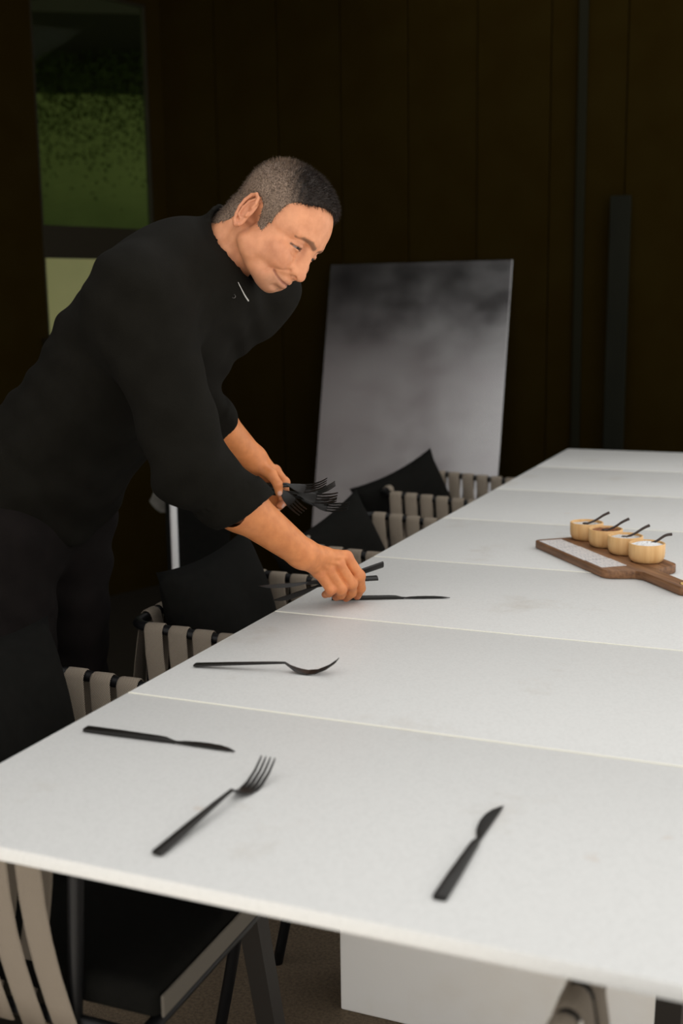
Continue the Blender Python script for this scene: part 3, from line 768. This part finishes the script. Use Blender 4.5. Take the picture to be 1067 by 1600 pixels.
def head_colours(v):
    q = v.astype(np.float32).copy(); q[:, 1] = np.abs(q[:, 1]); q0 = q.copy(); q = face_warp(q)
    c = np.tile(SKIN, (len(v), 1))
    red = sm(-ell(q, (66, 44, -40), (26, 22, 24)), -12, 6) * 0.35 + sm(-ear_sdf(q0), -6, 0) * 0.45 + sm(-ell(q, (110, 0, -44), (14, 14, 14)), -4, 8) * 0.35
    c = blend(c, (0.50, 0.205, 0.115), red)
    lips = np.minimum(chain(q, [(98, 0, -70.5), (96, 9, -71), (82, 28, -71.5)], [3.4, 3.2, 1.2], 2), chain(q, [(96, 0, -81), (94, 9, -80.5), (82, 27, -73.5)], [4.2, 3.6, 1.2], 2))
    c = blend(c, (0.40, 0.165, 0.125), sm(-lips, -2.0, 1.0) * 0.8)
    # shaved beard shadow
    beard = sm(-ell(q, (70, 0, -92), (46, 46, 34)), -8, 10) * sm(q[:, 2], -58, -72)
    c = blend(c, (0.27, 0.165, 0.115), beard * 0.42 * (1 - sm(-lips, -2, 1)))
    brow = chain(q, [(96, 9, 10), (93, 22, 13.5), (82, 40, 13), (74, 49, 7)], [3.3, 3.4, 2.6, 1.3], 2)
    c = blend(c, (0.055, 0.032, 0.022), sm(-brow, -3.0, 0.5) * 0.72)
    lid = chain(q, [(92, 19.5, -7.8), (91, 30, -6.0), (83, 45, -8.3)], [1.0, 1.5, 1.3], 1); lid = chain(q, [p + V3(0, 0, 1.6) for p in CREASE['slit']], [1.2, 1.9, 2.1, 1.9, 1.2], 1)
    mo = chain(q, CREASE['mouth'], [1.4] * 6, 1); c = blend(c, (0.20, 0.06, 0.04), sm(-mo, -1.6, 0.2) * 0.75)
    c = blend(c, (0.05, 0.025, 0.018), sm(-lid, -2.2, 0.0) * 0.85)
    sock = ell(q, (88, 31, -6), (14, 19, 15)); c = blend(c, (0.36, 0.16, 0.095), sm(-sock, -4, 6) * 0.35)
    return c
# ------------------------------------------------------------------ the man
man = thing('person', 'person in a black shirt with rolled sleeves leaning over the marble table, laying out knives', 'person', (-1.45, 1.87, 0))
def kid(name, me, m, parent=man):
    o = obj(name, me, m); o.parent = parent
    o.matrix_parent_inverse = Matrix.Translation(-Vector(man.location)) if parent is man else Matrix.Identity(4); return o

HR = Matrix.Rotation(math.radians(21.0), 3, 'Z') @ Matrix.Rotation(math.radians(40.5), 3, 'Y') @ Matrix.Rotation(math.radians(-24.0), 3, 'Z')
HRn = np.array(HR)
tragus = np.array(at(388, 338, 2.05)) * 1000
HT = tragus - HRn @ np.array((-6.0, -79.0, -20.0))
def to_head(p): return (p - HT) @ HRn          # world mm -> head mm
def to_world(v): return v @ HRn.T + HT
NB = np.array((-1.10, 1.935, 1.355)) * 1000     # neck base
NECK += [(tuple(to_head(NB)), (-32, 0, -36), 60, 49, 14), (tuple(to_head(NB)), (-52, 0, -20), 54, 42, 22),
         (tuple(to_head(NB + np.array((30, -25, 5)))), (-18, -52, -42), 13, 10, 12), (tuple(to_head(NB + np.array((30, 25, 5)))), (-18, 52, -42), 13, 10, 12)]
hv, hq = nets(head_sdf, (-150, -100, -175), (128, 100, 135), 1.5, 'head')
hc = head_colours(hv); hw = to_world(hv) / 1000

def W(px, py, d): return np.array(at(px, py, d)) * 1000
ARM_C = np.array((0.56, 0.215, 0.075)); KNUCK = np.array((0.56, 0.19, 0.085))
def hand_sdf(J, palm_n):
    """J: joints in world mm; palm_n: unit vector from the palm towards the back of the hand"""
    fr = dict(I=(11.6, 11.0, 9.8, 7.9), M=(11.8, 11.0, 9.8, 8.0), R=(11.4, 10.6, 9.4, 7.6), P=(10.2, 9.4, 8.4, 7.0))
    def f(p):
        d = cone(p, J['elbow'], J['mid'], 50, 42)
        d = su(d, cone(p, J['mid'], J['wrist'], 42, 27), 25)
        a = J['side'] * 9
        d = su(d, cone(p, J['wrist'] + a, J['I'][0] * 0.5 + J['wrist'] * 0.5, 21, 15), 14)
        d = su(d, cone(p, J['wrist'] - a, J['P'][0] * 0.5 + J['wrist'] * 0.5, 19, 14), 14)
        for k in 'IMRP':
            m = J[k][0]; d = su(d, cone(p, J['wrist'] * 0.72 + m * 0.28, m - palm_n * 3, 15, 11.5), 10)
        d = su(d, cone(p, J['wrist'] * 0.7 + J['T'][1] * 0.3 - palm_n * 4, J['T'][1], 15, 11.5), 12)
        for k in 'IMRP':
            g = chain(p, J[k], fr[k], 3.5)
            g = su(g, sph(p, J[k][1], fr[k][1] + 0.9), 4)
            d = su(d, g, 3.4)
            d = su(d, sph(p, J[k][0] + palm_n * 2.5, 10.6), 6)                 # knuckle
            t = (J[k][0] * 0.9 + J['wrist'] * 0.1 + palm_n * 10.2); s = J['wrist'] * 0.75 + J[k][0] * 0.25 + palm_n * 14
            d = su(d, cone(p, t, s, 1.4, 1.4), 5)                               # tendon
        d = su(d, chain(p, J['T'][1:], (11, 10, 7.8), 3.5), 5.0)
        return d
    def col(v):
        c = np.tile(ARM_C, (len(v), 1)); v32 = v.astype(np.float32)
        w = np.zeros(len(v))
        for k in 'IMRP':
            w = np.maximum(w, sm(-sph(v32, J[k][1], 9), -5, 1)); w = np.maximum(w, 0.7 * sm(-sph(v32, J[k][0] + palm_n * 4, 9), -6, 1)); w = np.maximum(w, sm(-sph(v32, J[k][3], 8), -6, 0))
        c = blend(c, KNUCK, w * 0.6)
        hand = sm(-np.linalg.norm(v - (J['wrist'] * 0.4 + J['M'][0] * 0.6), axis=1), -120, -60)
        c = blend(c, c * np.array((1.12, 1.12, 1.16)), hand)
        for k, q in (('I', J['I']), ('M', J['M']), ('R', J['R']), ('P', J['P']), ('T', J['T'])):
            ax = (q[-1] - q[-2]) / np.linalg.norm(q[-1] - q[-2]); nn = J['nails'][k]; nn = nn - ax * (nn @ ax); nn /= np.linalg.norm(nn)
            r = v - (q[-1] + nn * 6.0); s = np.cross(ax, nn)
            e = np.sqrt(((r @ ax) / 6.5) ** 2 + ((r @ s) / 5.0) ** 2 + ((r @ nn) / 5) ** 2)
            c = blend(c, (0.62, 0.37, 0.29), sm(-e, -1.12, -0.85))
        return c
    return f, col
camx, camy, camz = np.array(CAM_X), np.array(CAM_Y), np.array(CAM_Z)
def unit(v): v = np.array(v, dtype=float); return v / np.linalg.norm(v)
RH = dict(elbow=W(300, 733, 2.00), mid=W(372, 788, 2.06), wrist=W(474, 866, 2.150),
    I=[W(541, 870, 2.226), W(561, 900, 2.236), W(563, 919, 2.252), W(558, 931, 2.266)],
    M=[W(528, 880, 2.210), W(549, 912, 2.222), W(549, 926, 2.242), W(541, 934, 2.258)],
    R=[W(512, 888, 2.198), W(533, 920, 2.212), W(532, 929, 2.235), W(525, 933, 2.254)],
    P=[W(497, 894, 2.190), W(517, 921, 2.205), W(514, 926, 2.226), W(508, 929, 2.245)],
    T=[W(490, 862, 2.185), W(520, 868, 2.262), W(548, 892, 2.285), W(562, 915, 2.284)])
RH['side'] = unit(RH['I'][0] - RH['P'][0]); rn = unit(np.cross(RH['M'][0] - RH['wrist'], RH['side'])); rn = rn if rn @ camz > 0 else -rn
RH['nails'] = dict(I=camx + camz * .3, M=camx - camy, R=camx - camy, P=camx - camy, T=camy - camz)
LH = dict(elbow=W(262, 590, 2.27), mid=W(330, 655, 2.35), wrist=W(396, 718, 2.430),
    I=[W(430, 736, 2.452), W(444, 754, 2.440), W(444, 768, 2.425), W(440, 777, 2.412)],
    M=[W(424, 744, 2.470), W(441, 768, 2.470), W(443, 783, 2.452), W(438, 790, 2.435)],
    R=[W(415, 751, 2.482), W(431, 777, 2.485), W(434, 791, 2.465), W(430, 797, 2.447)],
    P=[W(406, 755, 2.490), W(418, 780, 2.492), W(421, 792, 2.475), W(418, 798, 2.458)],
    T=[W(405, 728, 2.42), W(424, 741, 2.405), W(434, 757, 2.398), W(436, 770, 2.402)])
LH['side'] = unit(LH['I'][0] - LH['P'][0]); ln = unit(np.cross(LH['M'][0] - LH['wrist'], LH['side'])); ln = ln if ln @ camx > 0 else -ln
LH['nails'] = dict(I=camx, M=camx, R=camx, P=camx, T=camz + camx * .3)
def bounds(J, pad=30, keys=('mid', 'wrist')):
    pts = np.array([J[k] for k in keys] + [q for k in 'IMRPT' for q in J[k]]); return pts.min(0) - pad, pts.max(0) + pad
parts = [(hw, hq, hc)]
for J, nrm in ((RH, rn), (LH, ln)):
    f, col = hand_sdf(J, nrm); lo, hi = bounds(J, 34)
    v, q = nets(f, lo, hi, 1.5, 'hand'); parts.append((v / 1000, q, col(v)))
# torso, upper arms and legs inside the clothes
S_R, S_L = (-1.115, 1.745, 1.325), (-1.075, 2.115, 1.345)
E_R, E_L = RH['elbow'] / 1000, LH['elbow'] / 1000
CHEST, WAIST, HIP = (-1.175, 1.915, 1.285), (-1.33, 1.89, 1.10), (-1.455, 1.875, 0.955)
def tilt(a): return np.array(Matrix.Rotation(a, 3, 'Y'))
LEAN = 0.66
def trunk(p, g):
    d = ell(p, CHEST, (0.120 + g, 0.178 + g, 0.195 + g), tilt(LEAN))
    d = su(d, ell(p, WAIST, (0.112 + g, 0.158 + g, 0.20 + g), tilt(LEAN)), 0.12)
    d = su(d, ell(p, HIP, (0.122 + g, 0.172 + g, 0.155 + g), tilt(LEAN * 0.6)), 0.10)
    d = su(d, cone(p, S_R, tuple(NB / 1000 - np.array((0.0, 0.02, 0.005))), 0.058 + g, 0.050 + g), 0.08)
    d = su(d, cone(p, S_L, tuple(NB / 1000 - np.array((0.0, -0.02, 0.005))), 0.058 + g, 0.050 + g), 0.08)
    return d
KNEE_R, KNEE_L = (-1.45, 1.785, 0.52), (-1.47, 1.975, 0.52); ANK_R, ANK_L = (-1.485, 1.775, 0.09), (-1.53, 1.985, 0.09)
def legs(p, g):
    d = None
    for hip, k, a in (((-1.455, 1.785, 0.90), KNEE_R, ANK_R), ((-1.445, 1.965, 0.90), KNEE_L, ANK_L)):
        e = su(cone(p, hip, k, 0.086 + g, 0.062 + g), cone(p, k, a, 0.062 + g, 0.044 + g * 1.3), 0.04)
        d = e if d is None else su(d, e, 0.03)
    return d
def inner(p):
    d = su(trunk(p, -0.012), legs(p, -0.012), 0.06)
    d = su(d, cone(p, S_R, E_R, 0.055, 0.040), 0.05); d = su(d, cone(p, S_L, E_L, 0.055, 0.040), 0.05)
    d = su(d, cone(p, E_R, RH['mid'] / 1000, 0.042, 0.036), 0.02); d = su(d, cone(p, E_L, LH['mid'] / 1000, 0.042, 0.036), 0.02)
    for a in (ANK_R, ANK_L): d = su(d, cone(p, a, (a[0] + 0.13, a[1], 0.045), 0.035, 0.028), 0.03)
    return d
v, q = nets(inner, (-1.75, 1.55, 0.0), (-0.85, 2.4, 1.55), 0.011, 'inner'); parts.append((v, q, np.tile(SKIN, (len(v), 1))))
off = 0; VV, QQ, CC = [], [], []
for v, q, c in parts: VV.append(v); QQ.append(q + off); CC.append(c); off += len(v)
body = kid('body', np_mesh('body', np.concatenate(VV), np.concatenate(QQ), np.clip(np.concatenate(CC), 0, 1)), skin_material())

# eyes
HM = Matrix.Translation(HT / 1000) @ HR.to_4x4()
eye_m = mat('eye_white', (0.22, 0.17, 0.15), 0.3); iris_m = mat('dark_iris', (0.012, 0.007, 0.004), 0.15)
for s in (-1, 1):
    bm = bmesh.new(); bmesh.ops.create_uvsphere(bm, u_segments=24, v_segments=16, radius=0.0128); bm.transform(HM @ Matrix.Translation((0.0733, s * 0.031, -0.0028)))
    o = smooth(kid('eyeball', obj('tmp', bm).data, eye_m))
    bm = bmesh.new(); bmesh.ops.create_uvsphere(bm, u_segments=32, v_segments=24, radius=0.0130)
    gz = Vector((0.9, 0.03 * s, -0.42)).normalized()
    bmesh.ops.delete(bm, geom=[v for v in bm.verts if v.co.normalized().dot(gz) < math.cos(0.66)], context='VERTS'); bm.transform(HM @ Matrix.Translation((0.0733, s * 0.031, -0.0028)))
    kid('iris', obj('tmp', bm).data, iris_m)
for o in [o for o in bpy.data.objects if o.name.startswith('tmp')]: bpy.data.objects.remove(o)

# hair: cropped cap and short strands
gv, gq = nets(hair_sdf, (-135, -100, -105), (125, 100, 150), 1.8, 'hair')
def hair_tint(v):
    dark = np.maximum(sm(v[:, 2] + 0.95 * v[:, 0] - 0.25 * np.abs(v[:, 1]) + 6 * np.sin(v[:, 0] * 0.5 + v[:, 2] * 0.3), 45, 100), sm(v[:, 2], 92, 112))
    side = np.array((0.175, 0.125, 0.092)); top = np.array((0.016, 0.010, 0.007)); nape = np.array((0.06, 0.04, 0.028))
    c = side * (1 - dark[:, None]) + top * dark[:, None]
    c = blend(c, nape, sm(-v[:, 0], 55, 85) * (1 - dark) * 0.8); return c
def hair_material():
    m = mat('cropped_hair', (0.1, 0.07, 0.05), 0.62, spec=0.3); nt = m.node_tree; b = nt.nodes['Principled BSDF']
    a = nt.nodes.new('ShaderNodeVertexColor'); a.layer_name = 'tint'
    tc = nt.nodes.new('ShaderNodeTexCoord'); n = nt.nodes.new('ShaderNodeTexNoise'); n.inputs['Scale'].default_value = 420; n.inputs['Detail'].default_value = 4
    nt.links.new(tc.outputs['Object'], n.inputs['Vector'])
    r = nt.nodes.new('ShaderNodeValToRGB'); r.color_ramp.elements[0].color = (0.45, 0.42, 0.4, 1); r.color_ramp.elements[1].color = (1.5, 1.5, 1.5, 1); r.color_ramp.elements[0].position = 0.35; r.color_ramp.elements[1].position = 0.68
    nt.links.new(n.outputs['Fac'], r.inputs[0]); mx = nt.nodes.new('ShaderNodeMixRGB'); mx.blend_type = 'MULTIPLY'; mx.inputs[0].default_value = 1
    nt.links.new(a.outputs[0], mx.inputs[1]); nt.links.new(r.outputs[0], mx.inputs[2]); nt.links.new(mx.outputs[0], b.inputs['Base Color']); return m
hm_ = hair_material()
cap = kid('hair', np_mesh('hair', to_world(gv) / 1000, gq, hair_tint(gv)), hm_)
N = np.zeros((len(gv) * 3)); cap.data.vertex_normals.foreach_get('vector', N); N = N.reshape(-1, 3) @ HRn
rs = np.random.RandomState(11); pick = rs.randint(0, len(gv), 26000); b0 = gv[pick] + rs.normal(0, 0.8, (26000, 3)); nn = N[pick]
grow = np.stack([0.55 + 0 * pick, 0 * pick, -0.35 + 0 * pick], 1); ok = (head_core(b0.astype(np.float32), False) < 20)
up_ = sm(b0[:, 2], 40, 100)
dirs = nn * (0.55 + 0.5 * up_)[:, None] + grow * 0.8 + rs.normal(0, 0.22, (26000, 3)); dirs /= np.linalg.norm(dirs, axis=1)[:, None]
ln_ = 3.5 + 5.0 * up_ + rs.uniform(0, 2.5, 26000)
side = np.cross(dirs, rs.normal(0, 1, (26000, 3))); side /= np.linalg.norm(side, axis=1)[:, None]
P0 = b0 - nn * 1.0 + side * 0.35; P1 = b0 - nn * 1.0 - side * 0.35; P2 = b0 + dirs * ln_[:, None]
SV = np.stack([P0, P1, P2, P2 + side * 0.06], 1).reshape(-1, 3); SQ = np.arange(len(SV)).reshape(-1, 4)[:, [0, 1, 2, 3]]
sc_ = np.repeat(hair_tint(b0) * rs.uniform(0.45, 1.7, (26000, 1)), 4, 0)
st_ = kid('hair_strands', np_mesh('hair_strands', to_world(SV) / 1000, SQ, sc_), hm_); st_['kind'] = 'stuff'

# shirt
M['shirt'] = mat('black_shirt_cloth', (0.0036, 0.0030, 0.0016), 0.9, col2=(0.0050, 0.0043, 0.0027), nscale=25, spec=0.12, bump=0.25, bscale=700, sheen=0.0)
M['trousers'] = mat('dark_trouser_cloth', (0.0058, 0.0045, 0.0042), 0.92, col2=(0.0075, 0.0058, 0.0054), nscale=30, spec=0.1, bump=0.2, bscale=800)
cuffR = np.array(at(395, 793, 2.078)); cuffRn = unit(camx * 0.50 - camy * 0.84 - camz * 0.12)
cuffL = np.array(at(345, 669, 2.37)); cuffLn = unit(LH['wrist'] - LH['elbow'])
NBm = NB / 1000; neck_ax = unit(to_world(np.array((-28., 0, -38.))) - NB)
def folds(p):
    x, y, z = p[..., 0], p[..., 1], p[..., 2]
    return (0.0035 * np.sin(38 * (x * 0.7 - z * 0.6) + 6 * np.sin(9 * z + 4 * y)) + 0.0022 * np.sin(75 * (z + 0.4 * x) + 5 * np.sin(14 * y + 9 * x)))
def sleeve(p, S, E, Mid, cuff, cn, rs_):
    d = su(cone(p, S, E, rs_[0], rs_[1]), cone(p, E, Mid, rs_[1], rs_[2]), 0.03)
    band = np.abs((p - cuff.astype(np.float32)) @ cn.astype(np.float32) + 0.022) - 0.022
    d = d - 0.004 * (band < 0)
    return np.maximum(d, (p - cuff.astype(np.float32)) @ cn.astype(np.float32))
def shirt_sdf(p):
    f = folds(p)
    d = trunk(p, 0.012) + f
    hem = (p - V3(-1.44, 1.88, 0.905)) @ V3(*unit((-0.42, 0, -0.9)))
    d = np.maximum(d, hem)
    d = su(d, sleeve(p, S_R, E_R, RH['mid'] / 1000 + (RH['wrist'] - RH['mid']) / 1000 * 0.3, cuffR, cuffRn, (0.078, 0.064, 0.049)) + f * 0.8, 0.05)
    d = su(d, sleeve(p, S_L, E_L, LH['mid'] / 1000, cuffL, cuffLn, (0.078, 0.060, 0.048)) + f * 0.8, 0.05)
    # stand collar
    q = p - NBm.astype(np.float32); h = q @ neck_ax.astype(np.float32); rr = np.sqrt(np.maximum((q ** 2).sum(-1) - h * h, 0))
    front = q @ V3(*unit((0.7, -0.2, -0.6)))
    col = np.maximum(np.abs(rr - (0.0690 + 0.05 * h)) - 0.0045, np.abs(h - 0.045 + 0.60 * np.clip(front, -0.06, 0.06)) - 0.044)
    d = su(d, col, 0.012)
    # neck opening
    d = np.maximum(d, -np.maximum(rr - 0.0615, -(h + 0.02)))
    return d
v, q = nets(shirt_sdf, (-1.72, 1.58, 0.78), (-0.86, 2.34, 1.60), 0.0055, 'shirt'); shirt = kid('shirt', np_mesh('shirt', v, q), M['shirt'])
v, q = nets(lambda p: su(np.maximum(ell(p, HIP, (0.130, 0.180, 0.165), tilt(LEAN * 0.6)), (p - V3(-1.44, 1.88, 0.985)) @ V3(0.3, 0, 0.95)), legs(p, 0.012) + folds(p) * 0.8, 0.06), (-1.72, 1.60, 0.07), (-1.2, 2.16, 1.06), 0.0075, 'trousers')
kid('trousers', np_mesh('trousers', v, q), M['trousers'])
for a in (ANK_R, ANK_L):
    def shoe(p, a=a):
        d = ell(p, (a[0] + 0.075, a[1], 0.035), (0.145, 0.050, 0.058)); d = su(d, cone(p, a, (a[0], a[1], 0.05), 0.045, 0.045), 0.05)
        return np.maximum(d, -(p[..., 2] - 0.004))
    v, q = nets(shoe, (a[0] - 0.12, a[1] - 0.1, -0.01), (a[0] + 0.26, a[1] + 0.1, 0.16), 0.006, 'shoe'); kid('shoe', np_mesh('shoe', v, q), M['black_metal'])
# pale collar edge and a snap button
from mathutils.bvhtree import BVHTree
sbm = bmesh.new(); sbm.from_mesh(shirt.data); tree = BVHTree.FromBMesh(sbm)
def on_shirt(px, py, lift=0.0015):
    o = Vector((0, 0, CAM_H)); d = (at(px, py, 1.0) - o).normalized(); h = tree.ray_cast(o, d)
    return (h[0] if h[0] is not None else at(px, py, 2.0)) - d * lift
tp = [on_shirt(x, y) for x, y in ((372, 441), (376, 449), (380, 457), (384, 464), (388, 470))]
bm = tube(catmull(tp, 4), [0.0006 + 0.0010 * k / 16 for k in range(17)], 6)
kid('collar_trim', obj('tmp', bm).data, mat('pale_trim', (0.5, 0.49, 0.47), 0.5), shirt)
bc = on_shirt(365, 463, 0.001)
bm = tube(catmull([bc + (CAM_X * math.cos(a) + CAM_Y * math.sin(a)) * 0.0032 for a in [i * math.pi / 4 for i in range(8)]], 2, True), 0.0007, 6, True)
kid('snap_button', obj('tmp', bm).data, mat('dull_metal', (0.12, 0.11, 0.10), 0.4, 1.0), shirt)
sbm.free()
for o in [o for o in bpy.data.objects if o.name.startswith('tmp')]: bpy.data.objects.remove(o)

# ------------------------------------------------------------------ cutlery in his hands
def knife_at(o, butt, tip, up=(0, 0, 1)):
    b, t = Vector(butt), Vector(tip); return pose(o, b, t - b, up)
k3 = pose(copy_tree(kn, label='black knife on the marble, its handle under his fingertips'), (-0.8885, 2.0375, TT), (0.923, 0.385, 0))
k4 = knife_at(copy_tree(kn, label='black knife held in his right fist, handle angled upward'), at(598, 880, 2.285), at(424, 939, 2.225), -CAM_Y + CAM_Z)
k5 = knife_at(copy_tree(kn, label='black knife held in his right fist, handle level, lower of two'), at(590, 905, 2.262), at(396, 919, 2.225), CAM_Y + CAM_Z * 0.5)
piv = Vector(at(438, 768, 2.418))
for i, (tx, ty, dd, sl, ro, lab) in enumerate((
        (480, 764, 2.40, 0.000, 0.2, 'black fork in his left hand, uppermost of the bunch'),
        (466, 796, 2.385, -0.012, -0.4, 'black fork in his left hand, tilted lowest and shortest'),
        (505, 771, 2.43, 0.012, 0.8, 'black fork in his left hand, second from the top of the bunch'),
        (515, 782, 2.41, 0.022, -0.2, 'black fork in his left hand, in the middle of the bunch'),
        (520, 792, 2.44, 0.014, 0.5, 'black fork in his left hand, just above the farthest reaching one'),
        (545, 800, 2.42, 0.045, 0.1, 'black fork in his left hand, reaching farthest right'))):
    o = copy_tree(fk, label=lab); p = piv + CAM_Y * (0.006 - 0.0035 * i) + CAM_Z * (0.010 - 0.0055 * i)
    d = (Vector(at(tx, ty, dd)) - p).normalized(); pose(o, p - d * (0.135 - sl), d, CAM_Z * math.cos(ro) + CAM_Y * (0.6 + math.sin(ro)))

# ------------------------------------------------------------------ serving board with bowls
BU = Vector((0.63, -0.777, 0)).normalized(); BV = Vector((0.777, 0.63, 0)).normalized(); B0 = Vector((-0.632, 2.634, TZ))
BM = Matrix(((BU.x, BV.x, 0, B0.x), (BU.y, BV.y, 0, B0.y), (0, 0, 1, B0.z), (0, 0, 0, 1)))
def arc(cx, cy, r, a0, a1, n=5): return [(cx + r * math.cos(a0 + (a1 - a0) * k / n), cy + r * math.sin(a0 + (a1 - a0) * k / n)) for k in range(n + 1)]
P_ = math.pi
out = arc(0.0, 0.012, 0.012, -P_, -P_ / 2) + arc(0.305, 0.028, 0.028, -P_ / 2, -P_ / 8) + [(0.345, 0.058), (0.362, 0.067)] + [(0.40, 0.0675)] + arc(0.490, 0.080, 0.012, -P_ / 2, 0, 4) + arc(0.490, 0.092, 0.012, 0, P_ / 2, 4) + [(0.40, 0.1045), (0.362, 0.105), (0.345, 0.114)] + arc(0.305, 0.144, 0.028, P_ / 8, P_ / 2) + arc(0.0, 0.160, 0.012, P_ / 2, P_)
sb = thing('serving_board', 'brown wooden paddle board carrying four small bowls', 'serving board', B0)
sb.matrix_world = BM
smooth(obj('board', extrude_outline(out, 0.0005, 0.0185, 0.0025), M['walnut'], sb), 0.6)
smooth(obj('handle_rivet', tube([(0.478 + 0.006 * math.cos(a), 0.086 + 0.006 * math.sin(a), 0.0187) for a in [i * P_ / 6 for i in range(12)]], 0.0016, 6, True), mat('brass', (0.7, 0.5, 0.2), 0.3, 1.0), sb))
ZT_ = TZ + 0.0188
def onb(u, v, z=0.0188): return BM @ Vector((u, v, z))
def card_material():
    m = mat('printed_card', (0.62, 0.585, 0.56), 0.65); nt = m.node_tree; b = nt.nodes['Principled BSDF']
    tc = nt.nodes.new('ShaderNodeTexCoord'); mp = nt.nodes.new('ShaderNodeMapping'); mp.inputs['Scale'].default_value = (60, 420, 1); nt.links.new(tc.outputs['Object'], mp.inputs[0])
    n = nt.nodes.new('ShaderNodeTexNoise'); n.inputs['Scale'].default_value = 1.4; nt.links.new(mp.outputs[0], n.inputs['Vector'])
    r = nt.nodes.new('ShaderNodeValToRGB'); r.color_ramp.elements[0].position = 0.50; r.color_ramp.elements[0].color = (0.62, 0.585, 0.56, 1); r.color_ramp.elements[1].position = 0.62; r.color_ramp.elements[1].color = (0.33, 0.33, 0.36, 1)
    nt.links.new(n.outputs['Fac'], r.inputs[0]); nt.links.new(r.outputs[0], b.inputs['Base Color']); return m
cm = card_material()
for (u0, u1, v0, v1, dz, lab) in ((0.006, 0.092, 0.004, 0.060, 0.0, 'printed paper card at the far left end of the wooden board'),
                             (0.094, 0.226, 0.004, 0.062, 0.0, 'long printed paper card in the middle of the wooden board'),
                             (0.228, 0.300, 0.006, 0.064, 0.0, 'printed paper card nearest the handle of the wooden board')):
    o = obj('paper_card', box((-(u1 - u0) / 2, -(v1 - v0) / 2, 0), ((u1 - u0) / 2, (v1 - v0) / 2, 0.0008)), cm, label=lab, cat='card', group='cards on the serving board')
    o.matrix_world = BM @ Matrix.Translation(((u0 + u1) / 2, (v0 + v1) / 2, 0.0187))
prof = [(0, 0), (0.029, 0), (0.0335, 0.003), (0.0368, 0.010), (0.0378, 0.020), (0.0378, 0.0385), (0.0372, 0.0395), (0.0346, 0.0395), (0.0340, 0.0385), (0.0335, 0.018), (0.027, 0.009), (0, 0.007)]
fills = [('pale seasoning', (0.62, 0.60, 0.57), (0.5, 0.48, 0.45)), ('reddish brown spice', (0.35, 0.13, 0.04), (0.12, 0.04, 0.02)), ('pale grey salt', (0.66, 0.64, 0.62), (0.52, 0.50, 0.48)), ('coarse white salt', (0.8, 0.8, 0.8), (0.7, 0.7, 0.7))]
names = ['small bamboo bowl of pale seasoning, farthest from the board handle', 'small bamboo bowl of reddish brown spice on the wooden board', 'small bamboo bowl of fine pale salt, third along the wooden board', 'small bamboo bowl heaped with white salt, nearest the board handle']
snames = ['dark wooden mini spoon in the bowl farthest from the handle', 'dark wooden mini spoon standing in the reddish brown spice', 'dark wooden mini spoon in the third bowl, fine pale salt', 'dark wooden mini spoon in the bowl of heaped white salt']
bowl_mesh = None
for i, u in enumerate((0.020, 0.106, 0.190, 0.276)):
    c = onb(u, 0.118 + 0.002 * i)
    t = thing('spice_bowl', names[i], 'bowl', c, 0.3 * i, 'bamboo bowls on the serving board')
    if bowl_mesh is None: o = smooth(obj('bowl_body', lathe(prof, 40), M['bamboo'], t), 0.9); bowl_mesh = o.data
    else: obj('bowl_body', bowl_mesh, None, t)
    bm = bmesh.new(); r4 = random.Random(i); rings = []
    for a in range(9):
        rr = 0.0335 * a / 8; hgt = (0.034, 0.035, 0.035, 0.035)[i] + (0.0, 0.0, 0.001, 0.006)[i] * (1 - (a / 8) ** 2)
        rings.append([bm.verts.new((rr * math.cos(2 * P_ * k / 24), rr * math.sin(2 * P_ * k / 24), hgt + r4.uniform(-0.0012, 0.0012))) for k in range(24)] if a else [bm.verts.new((0, 0, hgt))])
    for A, Bq in zip(rings, rings[1:]):
        for k in range(24):
            if len(A) == 1: bm.faces.new((A[0], Bq[k], Bq[(k + 1) % 24]))
            else: bm.faces.new((A[k], Bq[k], Bq[(k + 1) % 24], A[(k + 1) % 24]))
    o = obj('contents', bm, mat('seasoning', fills[i][1], 0.8, col2=fills[i][2], nscale=260, bump=0.4, bscale=500), t, kind='stuff'); o['label'] = fills[i][0]
    # spoon: scoop in the contents, stick rising to the right and back
    s = thing('mini_spoon', snames[i], 'spoon', c, 0, 'mini spoons in the bowls')
    zb = 0.036
    d = Vector((0.92, 0.39, 0)); tip = d * 0.052 + Vector((0, 0, 0.0610 - 0.004 * (i == 3)))
    pts = catmull([d * 0.002 + Vector((0, 0, zb)), d * 0.020 + Vector((0, 0, 0.043)), d * 0.038 + Vector((0, 0, 0.0545)), tip], 4)
    smooth(obj('stick', tube(pts, [0.0022 + 0.0011 * k / (len(pts) - 1) for k in range(len(pts))], 8), M['dark_wood'], s))
    bm = bmesh.new(); bmesh.ops.create_uvsphere(bm, u_segments=14, v_segments=8, radius=0.008); bm.transform(Matrix.Translation(d * -0.002 + Vector((0, 0, zb))) @ Matrix.Diagonal((1, 0.8, 0.35, 1)))
    smooth(obj('scoop', bm, M['dark_wood'], s))
